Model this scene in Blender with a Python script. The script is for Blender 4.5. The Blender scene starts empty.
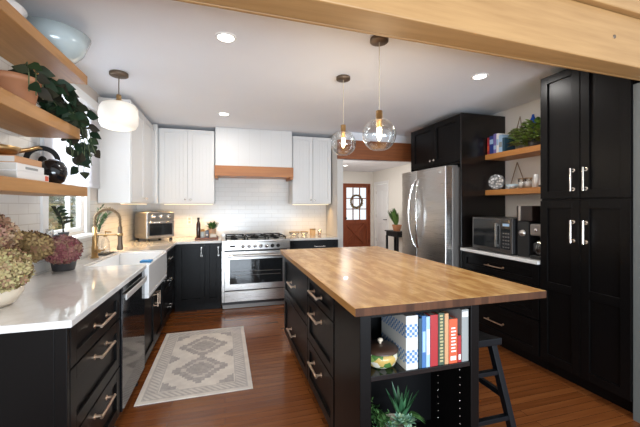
import bpy, bmesh, math, random
from mathutils import Vector, Matrix
random.seed(7)
PI = math.pi
S = bpy.context.scene
COL = S.collection

# ------------------------------------------------------------------ camera
cam_d = bpy.data.cameras.new('camera'); cam = bpy.data.objects.new('camera', cam_d); COL.objects.link(cam)
cam_d.sensor_width = 36.0; cam_d.lens = 36.0 * 328.0 / 640.0
cam_d.shift_y = -(213.5 - 206.0) / 640.0
cam_d.clip_start = 0.02
cam.location = (0, 0, 1.37)
cam.rotation_euler = (PI / 2, 0, -math.atan(95 / 328.0))
S.camera = cam
# ------------------------------------------------------------------ view, world, daylight, added fill
S.view_settings.view_transform = 'Standard'; S.view_settings.look = 'None'
S.view_settings.gamma = 1.0; S.view_settings.use_curve_mapping = False
S.view_settings.exposure = 0.0
W = bpy.data.worlds.new('sky'); S.world = W; W.use_nodes = True
W.node_tree.nodes['Background'].inputs[0].default_value = (0.90, 0.95, 1.0, 1)
W.node_tree.nodes['Background'].inputs[1].default_value = 1.25

def area_light(name, loc, rot, sx, sy, power, col, shape='RECTANGLE', spread=PI):
    l = bpy.data.lights.new(name, 'AREA'); l.shape = shape; l.size = sx
    if shape in ('RECTANGLE', 'ELLIPSE'): l.size_y = sy
    l.energy = power; l.color = col; l.spread = spread
    o = bpy.data.objects.new(name, l); COL.objects.link(o); o.location = loc; o.rotation_euler = rot
    return o
# daylight at the kitchen window, then two added fill lamps
area_light('window_daylight', (-1.60, 3.04, 1.97), (0, -PI / 2, 0), 0.62, 0.9, 75, (0.85, 0.93, 1.0))
area_light('rear_fill_light', (0.9, -2.4, 0.75), (PI / 2 + 0.85, 0, 0), 3.6, 1.3, 330, (0.76, 0.88, 1.0))  # unseen fill lamp behind the camera, tilted up to brighten the ceiling
area_light('hall_fill_light', (2.2, 6.6, 1.6), (0, -PI / 2, 0), 1.4, 2.2, 40, (1.0, 0.97, 0.93))  # added fill lamp standing inside the hall to brighten it

# ------------------------------------------------------------------ materials
def mat(name, color, rough=0.5, metal=0.0, spec=0.5, emit=None, estr=0.0, coat=0.0):
    m = bpy.data.materials.new(name); m.use_nodes = True
    b = m.node_tree.nodes['Principled BSDF']
    b.inputs['Base Color'].default_value = (*color, 1); b.inputs['Roughness'].default_value = rough
    b.inputs['Metallic'].default_value = metal; b.inputs['Specular IOR Level'].default_value = spec
    b.inputs['Coat Weight'].default_value = coat
    if emit: b.inputs['Emission Color'].default_value = (*emit, 1); b.inputs['Emission Strength'].default_value = estr
    return m
def nd(m, t, **kw):
    n = m.node_tree.nodes.new(t)
    for k, v in kw.items(): setattr(n, k, v)
    return n
def lk(m, a, b): m.node_tree.links.new(a, b)
def ramp(m, fac, stops):
    r = nd(m, 'ShaderNodeValToRGB'); e = r.color_ramp.elements
    while len(e) < len(stops): e.new(0.5)
    for i, (p, c) in enumerate(stops): e[i].position = p; e[i].color = (*c, 1)
    lk(m, fac, r.inputs[0]); return r.outputs[0]
def coords(m, scale=(1, 1, 1), perm=None, kind='Object'):
    tc = nd(m, 'ShaderNodeTexCoord'); out = tc.outputs[kind]
    if perm:
        sp = nd(m, 'ShaderNodeSeparateXYZ'); lk(m, out, sp.inputs[0]); cb = nd(m, 'ShaderNodeCombineXYZ')
        for i, a in enumerate(perm):
            if a is not None: lk(m, sp.outputs['XYZ'.index(a)], cb.inputs[i])
        out = cb.outputs[0]
    mp = nd(m, 'ShaderNodeMapping'); mp.inputs['Scale'].default_value = scale; lk(m, out, mp.inputs[0])
    return mp.outputs[0]
def noise(m, vec, scale=5, detail=4, rough=0.55):
    n = nd(m, 'ShaderNodeTexNoise'); n.inputs['Scale'].default_value = scale
    n.inputs['Detail'].default_value = detail; n.inputs['Roughness'].default_value = rough
    lk(m, vec, n.inputs['Vector']); return n.outputs['Fac']
def bump(m, h, strength=0.2, dist=0.002):
    b = nd(m, 'ShaderNodeBump'); b.inputs['Strength'].default_value = strength; b.inputs['Distance'].default_value = dist
    lk(m, h, b.inputs['Height']); lk(m, b.outputs[0], m.node_tree.nodes['Principled BSDF'].inputs['Normal'])
def setcol(m, out): lk(m, out, m.node_tree.nodes['Principled BSDF'].inputs['Base Color'])
def mixc(m, fac, a, b, mode='MIX'):
    x = nd(m, 'ShaderNodeMix', data_type='RGBA', blend_type=mode)
    if isinstance(fac, float): x.inputs[0].default_value = fac
    else: lk(m, fac, x.inputs[0])
    for i, v in ((6, a), (7, b)):
        if isinstance(v, tuple): x.inputs[i].default_value = (*v, 1)
        else: lk(m, v, x.inputs[i])
    return x.outputs[2]
def wood(name, c1, c2, grain='y', rough=0.45, sc=1.0, coat=0.0):
    m = mat(name, c1, rough, coat=coat)
    s = {'x': (1.2, 22, 22), 'y': (22, 1.2, 22), 'z': (22, 22, 1.2)}[grain]
    v = coords(m, tuple(a * sc for a in s))
    f = noise(m, v, 1.6, 6, 0.6)
    v2 = coords(m, tuple(a * sc * 0.18 for a in s)); f2 = noise(m, v2, 1.5, 3)
    c = ramp(m, f, [(0.32, c2), (0.68, c1)])
    c = mixc(m, 0.35, c, ramp(m, f2, [(0.35, c2), (0.65, c1)]))
    setcol(m, c); bump(m, f, 0.12, 0.001); return m
def painted(name, c, rough=0.5, spec=0.5):
    m = mat(name, c, rough, spec=spec); f = noise(m, coords(m), 60, 3); bump(m, f, 0.05, 0.001)
    f2 = noise(m, coords(m), 1.3, 2)
    setcol(m, ramp(m, f2, [(0.3, tuple(x * 0.97 for x in c)), (0.7, c)])); return m
def tile(name, perm, w, h, c1, c2, grout, rough=0.18):
    m = mat(name, c1, rough); v = coords(m, (1, 1, 1), perm)
    b = nd(m, 'ShaderNodeTexBrick'); lk(m, v, b.inputs['Vector'])
    b.inputs['Scale'].default_value = 1.0; b.inputs['Brick Width'].default_value = w; b.inputs['Row Height'].default_value = h
    b.inputs['Mortar Size'].default_value = 0.0022; b.inputs['Mortar Smooth'].default_value = 0.2
    b.inputs['Color1'].default_value = (*c1, 1); b.inputs['Color2'].default_value = (*c2, 1); b.inputs['Mortar'].default_value = (*grout, 1)
    setcol(m, b.outputs['Color'])
    inv = nd(m, 'ShaderNodeMath', operation='SUBTRACT'); inv.inputs[0].default_value = 1; lk(m, b.outputs['Fac'], inv.inputs[1])
    wob = noise(m, v, 9, 2)
    ad = nd(m, 'ShaderNodeMath', operation='MULTIPLY_ADD'); lk(m, wob, ad.inputs[0]); ad.inputs[1].default_value = 0.5; lk(m, inv.outputs[0], ad.inputs[2])
    bump(m, ad.outputs[0], 0.35, 0.003); return m
def planks(name, perm, length, width, stops, gap, rough, coat=0.0, gapsize=0.0012, blotch=None, blotchc=(0, 0, 0), tone=0.5):
    m = mat(name, stops[0][1], rough, coat=coat); v = coords(m, (1, 1, 1), perm)
    b = nd(m, 'ShaderNodeTexBrick'); lk(m, v, b.inputs['Vector']); b.offset = 0.37; b.offset_frequency = 2
    b.inputs['Scale'].default_value = 1; b.inputs['Brick Width'].default_value = length; b.inputs['Row Height'].default_value = width
    b.inputs['Mortar Size'].default_value = gapsize; b.inputs['Bias'].default_value = 0.0
    b.inputs['Color1'].default_value = (0, 0, 0, 1); b.inputs['Color2'].default_value = (1, 1, 1, 1); b.inputs['Mortar'].default_value = (0.5, 0.5, 0.5, 1)
    mp = nd(m, 'ShaderNodeMapping'); mp.inputs['Scale'].default_value = (2.2, 34, 1); lk(m, v, mp.inputs[0])
    # shift the grain from plank to plank
    off = nd(m, 'ShaderNodeVectorMath', operation='SCALE'); lk(m, b.outputs['Color'], off.inputs[0]); off.inputs['Scale'].default_value = 17.0
    add = nd(m, 'ShaderNodeVectorMath', operation='ADD'); lk(m, mp.outputs[0], add.inputs[0]); lk(m, off.outputs[0], add.inputs[1])
    g = noise(m, add.outputs[0], 1.0, 5, 0.6)
    mx = nd(m, 'ShaderNodeMath', operation='MULTIPLY_ADD'); lk(m, g, mx.inputs[0]); mx.inputs[1].default_value = 0.75
    sep = nd(m, 'ShaderNodeSeparateColor'); lk(m, b.outputs['Color'], sep.inputs[0])
    sc2 = nd(m, 'ShaderNodeMath', operation='MULTIPLY_ADD'); lk(m, sep.outputs[0], sc2.inputs[0]); sc2.inputs[1].default_value = tone; sc2.inputs[2].default_value = 0.13 - tone / 2
    lk(m, sc2.outputs[0], mx.inputs[2])
    c = ramp(m, mx.outputs[0], stops)
    if blotch:
        bn = noise(m, coords(m, blotch), 1.0, 5, 0.65)
        c = mixc(m, ramp(m, bn, [(0.40, (0.75, 0.75, 0.75)), (0.56, (0, 0, 0))]), c, blotchc)
    setcol(m, mixc(m, b.outputs['Fac'], c, gap)); bump(m, g, 0.06, 0.001)
    return m
def varied(name, cols, rough=0.6, scale=6.0, spec=0.4):
    """each separate leaf or petal picks its own tone"""
    m = mat(name, cols[0], rough, spec=spec); g = nd(m, 'ShaderNodeNewGeometry')
    setcol(m, ramp(m, g.outputs['Random Per Island'], [(i / max(1, len(cols) - 1), c) for i, c in enumerate(cols)])); return m
def glassy(name, tint=(1, 1, 1), gloss=0.12, rough=0.02, edge=1.0):
    m = bpy.data.materials.new(name); m.use_nodes = True; t = m.node_tree; t.nodes.clear()
    o = t.nodes.new('ShaderNodeOutputMaterial'); mx = t.nodes.new('ShaderNodeMixShader')
    tr = t.nodes.new('ShaderNodeBsdfTransparent'); tr.inputs[0].default_value = (*tint, 1)
    gl = t.nodes.new('ShaderNodeBsdfGlossy'); gl.inputs['Roughness'].default_value = rough
    lw = t.nodes.new('ShaderNodeLayerWeight'); lw.inputs[0].default_value = 0.35
    ml = t.nodes.new('ShaderNodeMath'); ml.operation = 'MULTIPLY_ADD'; ml.inputs[1].default_value = edge; ml.inputs[2].default_value = gloss * 0.35
    t.links.new(lw.outputs['Facing'], ml.inputs[0]); t.links.new(ml.outputs[0], mx.inputs[0])
    t.links.new(tr.outputs[0], mx.inputs[1]); t.links.new(gl.outputs[0], mx.inputs[2]); t.links.new(mx.outputs[0], o.inputs[0])
    return m

M = {}
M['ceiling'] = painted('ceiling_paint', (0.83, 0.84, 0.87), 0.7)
M['wall_beige'] = painted('beige_wall_paint', (0.72, 0.64, 0.57), 0.7)
M['wall_grey'] = painted('greige_wall_paint', (0.63, 0.60, 0.56), 0.7)
M['wall_slate'] = painted('slate_grey_paint', (0.13, 0.14, 0.135), 0.5)
M['wall_hall'] = painted('hall_wall_paint', (0.80, 0.77, 0.71), 0.7)
M['wall_cream'] = painted('cream_wall_paint', (0.87, 0.84, 0.80), 0.6)
M['trim'] = painted('white_trim_paint', (0.84, 0.84, 0.83), 0.4)
M['floor'] = planks('oak_strip_floor', ('X', 'Y', None), 0.95, 0.058,
                    [(0.15, (0.115, 0.032, 0.008)), (0.5, (0.205, 0.063, 0.016)), (0.85, (0.30, 0.102, 0.028))], (0.05, 0.015, 0.006), 0.24, 0.25, tone=0.28)
M['block'] = planks('butcher_block', ('Y', 'X', None), 0.62, 0.041,
                    [(0.05, (0.36, 0.17, 0.05)), (0.42, (0.62, 0.355, 0.125)), (0.85, (0.76, 0.49, 0.20))], (0.46, 0.25, 0.09), 0.27, 0.1, 0.0006, (14, 5, 5), (0.42, 0.19, 0.055))
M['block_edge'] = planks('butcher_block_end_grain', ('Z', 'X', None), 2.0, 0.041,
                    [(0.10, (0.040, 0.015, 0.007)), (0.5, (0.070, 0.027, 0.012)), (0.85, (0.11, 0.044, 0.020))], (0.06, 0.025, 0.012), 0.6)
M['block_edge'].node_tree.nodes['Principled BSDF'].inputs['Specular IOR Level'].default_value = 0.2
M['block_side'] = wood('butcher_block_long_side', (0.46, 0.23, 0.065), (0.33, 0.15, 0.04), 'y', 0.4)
M['tile_back'] = tile('subway_tile_range_wall', ('X', 'Z', None), 0.20, 0.066, (0.73, 0.72, 0.695), (0.70, 0.69, 0.665), (0.60, 0.58, 0.545))
M['tile_left'] = tile('subway_tile_window_wall', ('Y', 'Z', None), 0.20, 0.066, (0.80, 0.78, 0.74), (0.77, 0.75, 0.71), (0.62, 0.58, 0.53))
M['white_cab'] = painted('white_cabinet_paint', (0.73, 0.715, 0.695), 0.40)
M['black_cab'] = painted('black_cabinet_paint', (0.0040, 0.0034, 0.0034), 0.33, 0.14)
M['black_panel'] = painted('satin_black_panel', (0.0060, 0.0045, 0.0042), 0.22, 0.45)
M['black_in'] = painted('black_cabinet_interior', (0.004, 0.004, 0.0045), 0.5, 0.12)
M['black_paint'] = painted('black_stool_paint', (0.005, 0.006, 0.008), 0.40, 0.2)
M['dark_gap'] = mat('shadow_gap_black', (0.006, 0.006, 0.006), 0.8)
m = mat('white_quartz', (0.80, 0.79, 0.77), 0.07, spec=0.7, coat=0.5); v = coords(m, (1, 1, 1)); f = noise(m, v, 2.2, 8, 0.7)
setcol(m, ramp(m, f, [(0.44, (0.77, 0.755, 0.735)), (0.50, (0.71, 0.69, 0.665)), (0.56, (0.78, 0.77, 0.75))])); M['quartz'] = m
M['shelf'] = wood('oak_shelf', (0.50, 0.225, 0.062), (0.37, 0.145, 0.035), 'y', 0.45)
M['shelf_tan'] = wood('tan_oak_shelf', (0.47, 0.235, 0.075), (0.31, 0.14, 0.04), 'y', 0.5)
M['hood_wood'] = wood('cherry_hood_band', (0.47, 0.185, 0.05), (0.34, 0.115, 0.028), 'x', 0.4)
M['header'] = wood('dark_header_beam', (0.33, 0.105, 0.030), (0.19, 0.055, 0.016), 'x', 0.5)
M['pine'] = wood('pine_beam', (0.40, 0.225, 0.085), (0.29, 0.15, 0.050), 'x', 0.5)
M['door_wood'] = wood('red_brown_door', (0.29, 0.070, 0.022), (0.19, 0.040, 0.013), 'z', 0.45)
M['board'] = wood('walnut_tray', (0.22, 0.07, 0.03), (0.12, 0.04, 0.02), 'x', 0.4)
m = mat('brushed_stainless', (0.60, 0.575, 0.55), 0.27, 1.0); f = noise(m, coords(m, (1, 1, 160)), 3, 3)
rr = nd(m, 'ShaderNodeMapRange'); lk(m, f, rr.inputs[0]); rr.inputs[3].default_value = 0.22; rr.inputs[4].default_value = 0.36
lk(m, rr.outputs[0], m.node_tree.nodes['Principled BSDF'].inputs['Roughness']); bump(m, f, 0.04, 0.0006); M['steel'] = m
M['steel_dark'] = mat('dark_steel_side', (0.26, 0.24, 0.225), 0.45, 0.8)
M['graphite'] = mat('graphite_metal', (0.13, 0.12, 0.115), 0.35, 0.9)
M['chrome'] = mat('polished_chrome', (0.78, 0.78, 0.78), 0.12, 1.0)
M['nickel'] = mat('satin_nickel', (0.72, 0.68, 0.63), 0.24, 1.0)
M['brass'] = mat('satin_brass', (0.46, 0.30, 0.14), 0.32, 1.0)
M['champagne'] = mat('champagne_brass', (0.66, 0.49, 0.36), 0.28, 1.0)
M['bronze'] = mat('aged_bronze', (0.16, 0.115, 0.08), 0.45, 0.7)
M['iron'] = mat('cast_iron', (0.009, 0.009, 0.009), 0.6, spec=0.2)
M['black_gloss'] = mat('black_gloss', (0.008, 0.008, 0.009), 0.07, spec=0.6)
M['oven_glass'] = mat('dark_oven_glass', (0.015, 0.017, 0.019), 0.06, spec=0.7)
M['black_plastic'] = mat('black_plastic', (0.012, 0.012, 0.013), 0.32)
M['ceramic'] = mat('white_fireclay', (0.86, 0.86, 0.86), 0.12, coat=0.3)
M['cream_ceramic'] = mat('cream_ceramic', (0.62, 0.52, 0.40), 0.3)
M['terracotta'] = mat('terracotta', (0.40, 0.175, 0.085), 0.6)
M['grey_pot'] = mat('charcoal_pot', (0.045, 0.043, 0.045), 0.6)
M['glass'] = glassy('clear_glass', (0.97, 0.98, 0.98))
M['pane'] = glassy('window_glass', (0.98, 0.99, 0.99), 0.06, edge=0.25)
M['blue_glass'] = glassy('pale_blue_glass', (0.66, 0.75, 0.77), 0.5, 0.08)
M['bowl_glaze'] = mat('pale_blue_grey_glaze', (0.42, 0.49, 0.50), 0.18, coat=0.3)
M['shade'] = mat('white_fabric_shade', (0.76, 0.76, 0.78), 0.9, spec=0.1)
_t = M['shade'].node_tree; _tr = _t.nodes.new('ShaderNodeBsdfTranslucent'); _tr.inputs[0].default_value = (0.80, 0.80, 0.84, 1)
_mx = _t.nodes.new('ShaderNodeMixShader'); _mx.inputs[0].default_value = 0.4
_t.links.new(_t.nodes['Principled BSDF'].outputs[0], _mx.inputs[1]); _t.links.new(_tr.outputs[0], _mx.inputs[2])
_t.links.new(_mx.outputs[0], _t.nodes['Material Output'].inputs[0])
M['opal'] = mat('opal_glass_lit', (0.72, 0.69, 0.63), 0.35, emit=(1.0, 0.88, 0.72), estr=0.28)
M['bulb'] = mat('glowing_bulb', (1, 0.9, 0.7), 0.3, emit=(1.0, 0.82, 0.55), estr=5.0)
M['lamp_disc'] = mat('recessed_lamp_glow', (1, 1, 1), 0.3, emit=(1.0, 0.96, 0.90), estr=9.0)
M['led'] = mat('led_strip_glow', (1, 0.9, 0.7), 0.3, emit=(1.0, 0.68, 0.32), estr=1.2)
M['leaf_dark'] = varied('dark_leaf', [(0.006, 0.016, 0.008), (0.014, 0.034, 0.014), (0.028, 0.021, 0.014), (0.018, 0.045, 0.016)], 0.55, spec=0.2)
M['leaf_mid'] = varied('mid_green_leaf', [(0.02, 0.07, 0.02), (0.06, 0.15, 0.04), (0.11, 0.22, 0.06)], 0.45)
M['leaf_bright'] = varied('bright_green_leaf', [(0.03, 0.10, 0.02), (0.16, 0.32, 0.05), (0.50, 0.64, 0.16), (0.06, 0.06, 0.05), (0.34, 0.52, 0.11), (0.16, 0.05, 0.06)], 0.45)
M['succulent'] = varied('blue_green_succulent', [(0.20, 0.42, 0.31), (0.34, 0.55, 0.42), (0.40, 0.54, 0.30)], 0.5)
M['aloe'] = varied('aloe_leaf', [(0.02, 0.08, 0.035), (0.05, 0.15, 0.065), (0.09, 0.22, 0.10)], 0.4)
M['eucalyptus'] = varied('willow_leaf', [(0.05, 0.12, 0.05), (0.13, 0.22, 0.10), (0.2, 0.28, 0.16)], 0.5)
M['hyd_tan'] = varied('tan_hydrangea_petal', [(0.13, 0.05, 0.035), (0.28, 0.16, 0.075), (0.36, 0.27, 0.12), (0.26, 0.085, 0.075), (0.38, 0.28, 0.16), (0.22, 0.07, 0.07)], 0.7)
M['hyd_green'] = varied('green_tan_hydrangea_petal', [(0.20, 0.13, 0.045), (0.40, 0.33, 0.14), (0.48, 0.39, 0.20), (0.24, 0.10, 0.065), (0.42, 0.38, 0.17), (0.30, 0.22, 0.09)], 0.7)
M['hyd_olive'] = varied('olive_hydrangea_petal', [(0.115, 0.061, 0.025), (0.216, 0.137, 0.050), (0.274, 0.194, 0.079), (0.158, 0.058, 0.036)], 0.7)
M['hyd_red'] = varied('dusty_red_hydrangea_petal', [(0.122, 0.025, 0.032), (0.230, 0.065, 0.072), (0.288, 0.137, 0.115), (0.173, 0.036, 0.050), (0.288, 0.194, 0.115), (0.259, 0.094, 0.086)], 0.7)
M['stem'] = mat('green_stem', (0.08, 0.10, 0.04), 0.6)
M['soil'] = mat('potting_soil', (0.03, 0.02, 0.014), 0.9)
M['hedge'] = varied('garden_leaf', [(0.10, 0.16, 0.05), (0.30, 0.36, 0.14), (0.55, 0.55, 0.28), (0.50, 0.38, 0.18)], 0.6)
M['bark'] = mat('bark', (0.09, 0.06, 0.04), 0.8)
M['grass'] = painted('lawn_green', (0.20, 0.26, 0.10), 0.9)
M['pages'] = mat('book_pages', (0.52, 0.49, 0.44), 0.8)

# ------------------------------------------------------------------ mesh helper
class MB:
    def __init__(s): s.v = []; s.f = []; s.sm = []
    def add(s, vs, fs, smooth=False):
        n = len(s.v); s.v += [tuple(v) for v in vs]; s.f += [[i + n for i in f] for f in fs]; s.sm += [smooth] * len(fs); return s
    def box(s, x0, x1, y0, y1, z0, z1):
        x0, x1 = min(x0, x1), max(x0, x1); y0, y1 = min(y0, y1), max(y0, y1); z0, z1 = min(z0, z1), max(z0, z1)
        return s.add([(x0, y0, z0), (x1, y0, z0), (x1, y1, z0), (x0, y1, z0), (x0, y0, z1), (x1, y0, z1), (x1, y1, z1), (x0, y1, z1)],
                     [(3, 2, 1, 0), (4, 5, 6, 7), (0, 1, 5, 4), (1, 2, 6, 5), (2, 3, 7, 6), (3, 0, 4, 7)])
    def tube(s, pts, r, n=10, cap=True, r2=None):
        pts = [Vector(p) for p in pts]; rings = []; ns = len(pts); N = None
        for i, p in enumerate(pts):
            t = (pts[min(i + 1, ns - 1)] - pts[max(i - 1, 0)]).normalized()
            if N is None:
                a = Vector((0, 0, 1)) if abs(t.z) < 0.9 else Vector((1, 0, 0)); N = t.cross(a).normalized()
            else:
                N = (N - t * N.dot(t)).normalized()
            B = t.cross(N)
            rad = r[i] if isinstance(r, (list, tuple)) else (r if r2 is None else r + (r2 - r) * i / (ns - 1))
            rings.append([p + (N * math.cos(2 * PI * k / n) + B * math.sin(2 * PI * k / n)) * rad for k in range(n)])
        vs = [v for rg in rings for v in rg]; fs = []
        for i in range(ns - 1):
            for k in range(n):
                k2 = (k + 1) % n; fs.append((i * n + k, i * n + k2, (i + 1) * n + k2, (i + 1) * n + k))
        s.add(vs, fs, True)
        if cap: s.add(rings[0], [tuple(range(n))][::-1]); s.add(rings[-1], [tuple(range(n))])
        return s
    def bar(s, a, b, w, d, up=(0, 0, 1)):
        a, b = Vector(a), Vector(b); t = (b - a).normalized(); u = Vector(up)
        X = t.cross(u).normalized() if abs(t.dot(u)) < 0.99 else Vector((1, 0, 0)); Y = X.cross(t)
        vs = [p + X * sx * w / 2 + Y * sy * d / 2 for p in (a, b) for sx, sy in ((-1, -1), (1, -1), (1, 1), (-1, 1))]
        return s.add(vs, [(0, 1, 2, 3), (7, 6, 5, 4), (0, 4, 5, 1), (1, 5, 6, 2), (2, 6, 7, 3), (3, 7, 4, 0)])
    def lathe(s, prof, c=(0, 0, 0), n=32, axis='z', smooth=True):
        vs = []; fs = []; k0 = len(prof)
        for r, z in prof:
            for k in range(n):
                a = 2 * PI * k / n; p = (r * math.cos(a), r * math.sin(a), z)
                if axis == 'y': p = (p[0], p[2], p[1])
                if axis == 'x': p = (p[2], p[0], p[1])
                vs.append((c[0] + p[0], c[1] + p[1], c[2] + p[2]))
        for i in range(k0 - 1):
            for k in range(n):
                k2 = (k + 1) % n; fs.append((i * n + k, i * n + k2, (i + 1) * n + k2, (i + 1) * n + k))
        return s.add(vs, fs, smooth)
    def sphere(s, c, r, n=20, m=12, sz=1.0):
        prof = [(max(1e-4, r * math.sin(PI * i / m)), -r * sz * math.cos(PI * i / m)) for i in range(m + 1)]
        return s.lathe(prof, c, n)
    def prism(s, poly, z0, z1):
        n = len(poly)
        return s.add([(x, y, z0) for x, y in poly] + [(x, y, z1) for x, y in poly],
                     [tuple(range(n))[::-1], tuple(range(n, 2 * n))] + [(i, (i + 1) % n, (i + 1) % n + n, i + n) for i in range(n)])
    def extr(s, poly, axis, a, b):
        """a polygon in the plane across the axis, swept from a to b"""
        n = len(poly)
        def P(p, w): return {'x': (w, p[0], p[1]), 'y': (p[0], w, p[1])}[axis]
        return s.add([P(p, a) for p in poly] + [P(p, b) for p in poly],
                     [tuple(range(n))[::-1], tuple(range(n, 2 * n))] + [(i, (i + 1) % n, (i + 1) % n + n, i + n) for i in range(n)])
    def leaf(s, base, d, up, L, w, fold=0.25, droop=0.25, n=4):
        base = Vector(base); d = Vector(d).normalized(); up = Vector(up)
        X = d.cross(up)
        if X.length < 1e-3: X = d.cross(Vector((1, 0, 0)))
        X.normalize(); U = X.cross(d); vs = []
        for i in range(n + 1):
            t = i / n; hw = w / 2 * math.sin(PI * min(1, (0.06 + t * 0.94)) ** 0.85) if 0 < t < 1 else w * 0.03
            c = base + d * (L * t) - Vector((0, 0, 1)) * (droop * L * t * t)
            vs += [c - X * hw + U * hw * fold, c, c + X * hw + U * hw * fold]
        fs = []
        for i in range(n):
            a = i * 3; fs += [(a, a + 1, a + 4, a + 3), (a + 1, a + 2, a + 5, a + 4)]
        return s.add(vs, fs, True)
    def xf(s, mtx):
        s.v = [tuple(mtx @ Vector(v)) for v in s.v]; return s

LOC = {}
def tag(o, label, cat, group=None):
    o['label'] = label; o['category'] = cat
    if group: o['group'] = group
    return o
def thing(name, label, cat, loc=(0, 0, 0), group=None):
    o = bpy.data.objects.new(name, None); o.empty_display_size = 0.1; COL.objects.link(o)
    o.location = loc; LOC[o.name] = Vector(loc); return tag(o, label, cat, group)
def obj(name, mb, mt, parent=None, bev=0.0, local=False, label=None, seg=2):
    """one mesh object; coordinates are world ones unless local, the origin sits at the parent thing's base"""
    off = LOC[parent.name] if (parent is not None and not local) else Vector((0, 0, 0))
    me = bpy.data.meshes.new(name)
    me.from_pydata([tuple(Vector(v) - off) for v in mb.v], [], mb.f)
    me.polygons.foreach_set('use_smooth', mb.sm); me.update()
    bm = bmesh.new(); bm.from_mesh(me); bmesh.ops.recalc_face_normals(bm, faces=bm.faces); bm.to_mesh(me); bm.free()
    for x in (mt if isinstance(mt, list) else [mt]): me.materials.append(M[x] if isinstance(x, str) else x)
    o = bpy.data.objects.new(name, me); COL.objects.link(o)
    if parent is not None: o.parent = parent
    LOC[o.name] = off
    if bev > 0:
        b = o.modifiers.new('bevel', 'BEVEL'); b.width = bev; b.segments = seg; b.limit_method = 'ANGLE'; b.angle_limit = 0.6
    if label: o['label'] = label
    return o
def solo(name, mb, mt, label, cat, group=None, bev=0.0, base=None):
    """a thing that is a single mesh, its origin at its base"""
    if base is None:
        xs, ys, zs = zip(*mb.v); base = ((min(xs) + max(xs)) / 2, (min(ys) + max(ys)) / 2, min(zs))
    mb.v = [tuple(Vector(v) - Vector(base)) for v in mb.v]
    o = obj(name, mb, mt, None, bev); o.location = base; LOC[o.name] = Vector(base)
    return tag(o, label, cat, group)
def struct(name, mb, mt, parent=None, bev=0.0):
    o = obj(name, mb, mt, parent, bev)
    if parent is None: o['kind'] = 'structure'
    return o
def setmat(o, fn):
    """second material slot for the faces fn picks"""
    for p in o.data.polygons:
        if fn(p): p.material_index = 1

# ------------------------------------------------------------------ the room shell
H = 2.475
XL, XR, YB = -1.2, 3.11, 5.16
struct('floor', MB().box(-1.35, 5.0, -3.2, 10.0, -0.06, 0), 'floor')
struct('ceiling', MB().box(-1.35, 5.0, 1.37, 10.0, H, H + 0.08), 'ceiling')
# left wall with the window opening (y 2.74..3.36, z 1.15..2.20)
WY0, WY1, WZ0, WZ1 = 2.72, 3.37, 1.15, 2.2
struct('wall_left', MB().box(XL - 0.06, XL, -3.2, WY0, 0, 2.9).box(XL - 0.06, XL, WY1, YB + 0.14, 0, 2.9)
       .box(XL - 0.06, XL, WY0, WY1, 0, WZ0).box(XL - 0.06, XL, WY0, WY1, WZ1, 2.9), 'wall_beige')
struct('wall_back', MB().box(XL, 1.72, YB, YB + 0.14, 0, H), 'wall_grey')
struct('wall_partition', MB().box(1.6, 1.69, 4.60, YB, 0, H), 'wall_grey')
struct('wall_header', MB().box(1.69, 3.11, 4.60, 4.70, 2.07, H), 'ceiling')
struct('wall_right', MB().box(XR, XR + 0.14, 1.44, 4.70, 0, H), 'wall_cream')
struct('wall_right_return', MB().box(2.512, 3.25, 1.20, 1.4605, 0, 2.148), 'wall_slate')
struct('wall_hall_left', MB().box(1.60, 1.72, YB + 0.14, 9.8, 0, H), 'wall_hall')
struct('wall_hall_far', MB().box(1.60, 3.60, 9.8, 9.92, 0, H).box(4.54, 4.9, 9.8, 9.92, 0, H).box(3.60, 4.54, 9.8, 9.92, 2.09, H), 'wall_hall')
struct('wall_hall_right', MB().box(4.64, 4.78, 4.70, 8.80, 0, H).box(4.64, 4.78, 9.62, 9.8, 0, H).box(4.64, 4.78, 8.80, 9.62, 2.06, H), 'wall_hall')
struct('wall_hall_near', MB().box(3.25, 4.78, 4.60, 4.70, 0, H), 'wall_hall')
# tiles
struct('backsplash_back', MB().box(XL + 0.002, 1.598, YB - 0.008, YB - 0.0005, 0.90, 2.40), 'tile_back')
struct('backsplash_left', MB().box(XL + 0.0005, XL + 0.008, 0.2, 2.64, 0.90, 2.42).box(XL + 0.0005, XL + 0.008, 2.64, 3.45, 0.90, 1.085)
       .box(XL + 0.0005, XL + 0.008, 3.45, YB - 0.01, 0.90, 1.42), 'tile_left')
struct('backsplash_right', MB().box(XR - 0.008, XR - 0.0005, 2.105, 3.03, 0.90, 1.30), 'wall_cream')
struct('baseboard_hall', MB().box(1.74, 3.55, 9.785, 9.798, 0.002, 0.11).box(4.58, 4.625, 9.785, 9.798, 0.002, 0.11).box(4.625, 4.638, 4.75, 8.72, 0.002, 0.11), 'trim')
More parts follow.
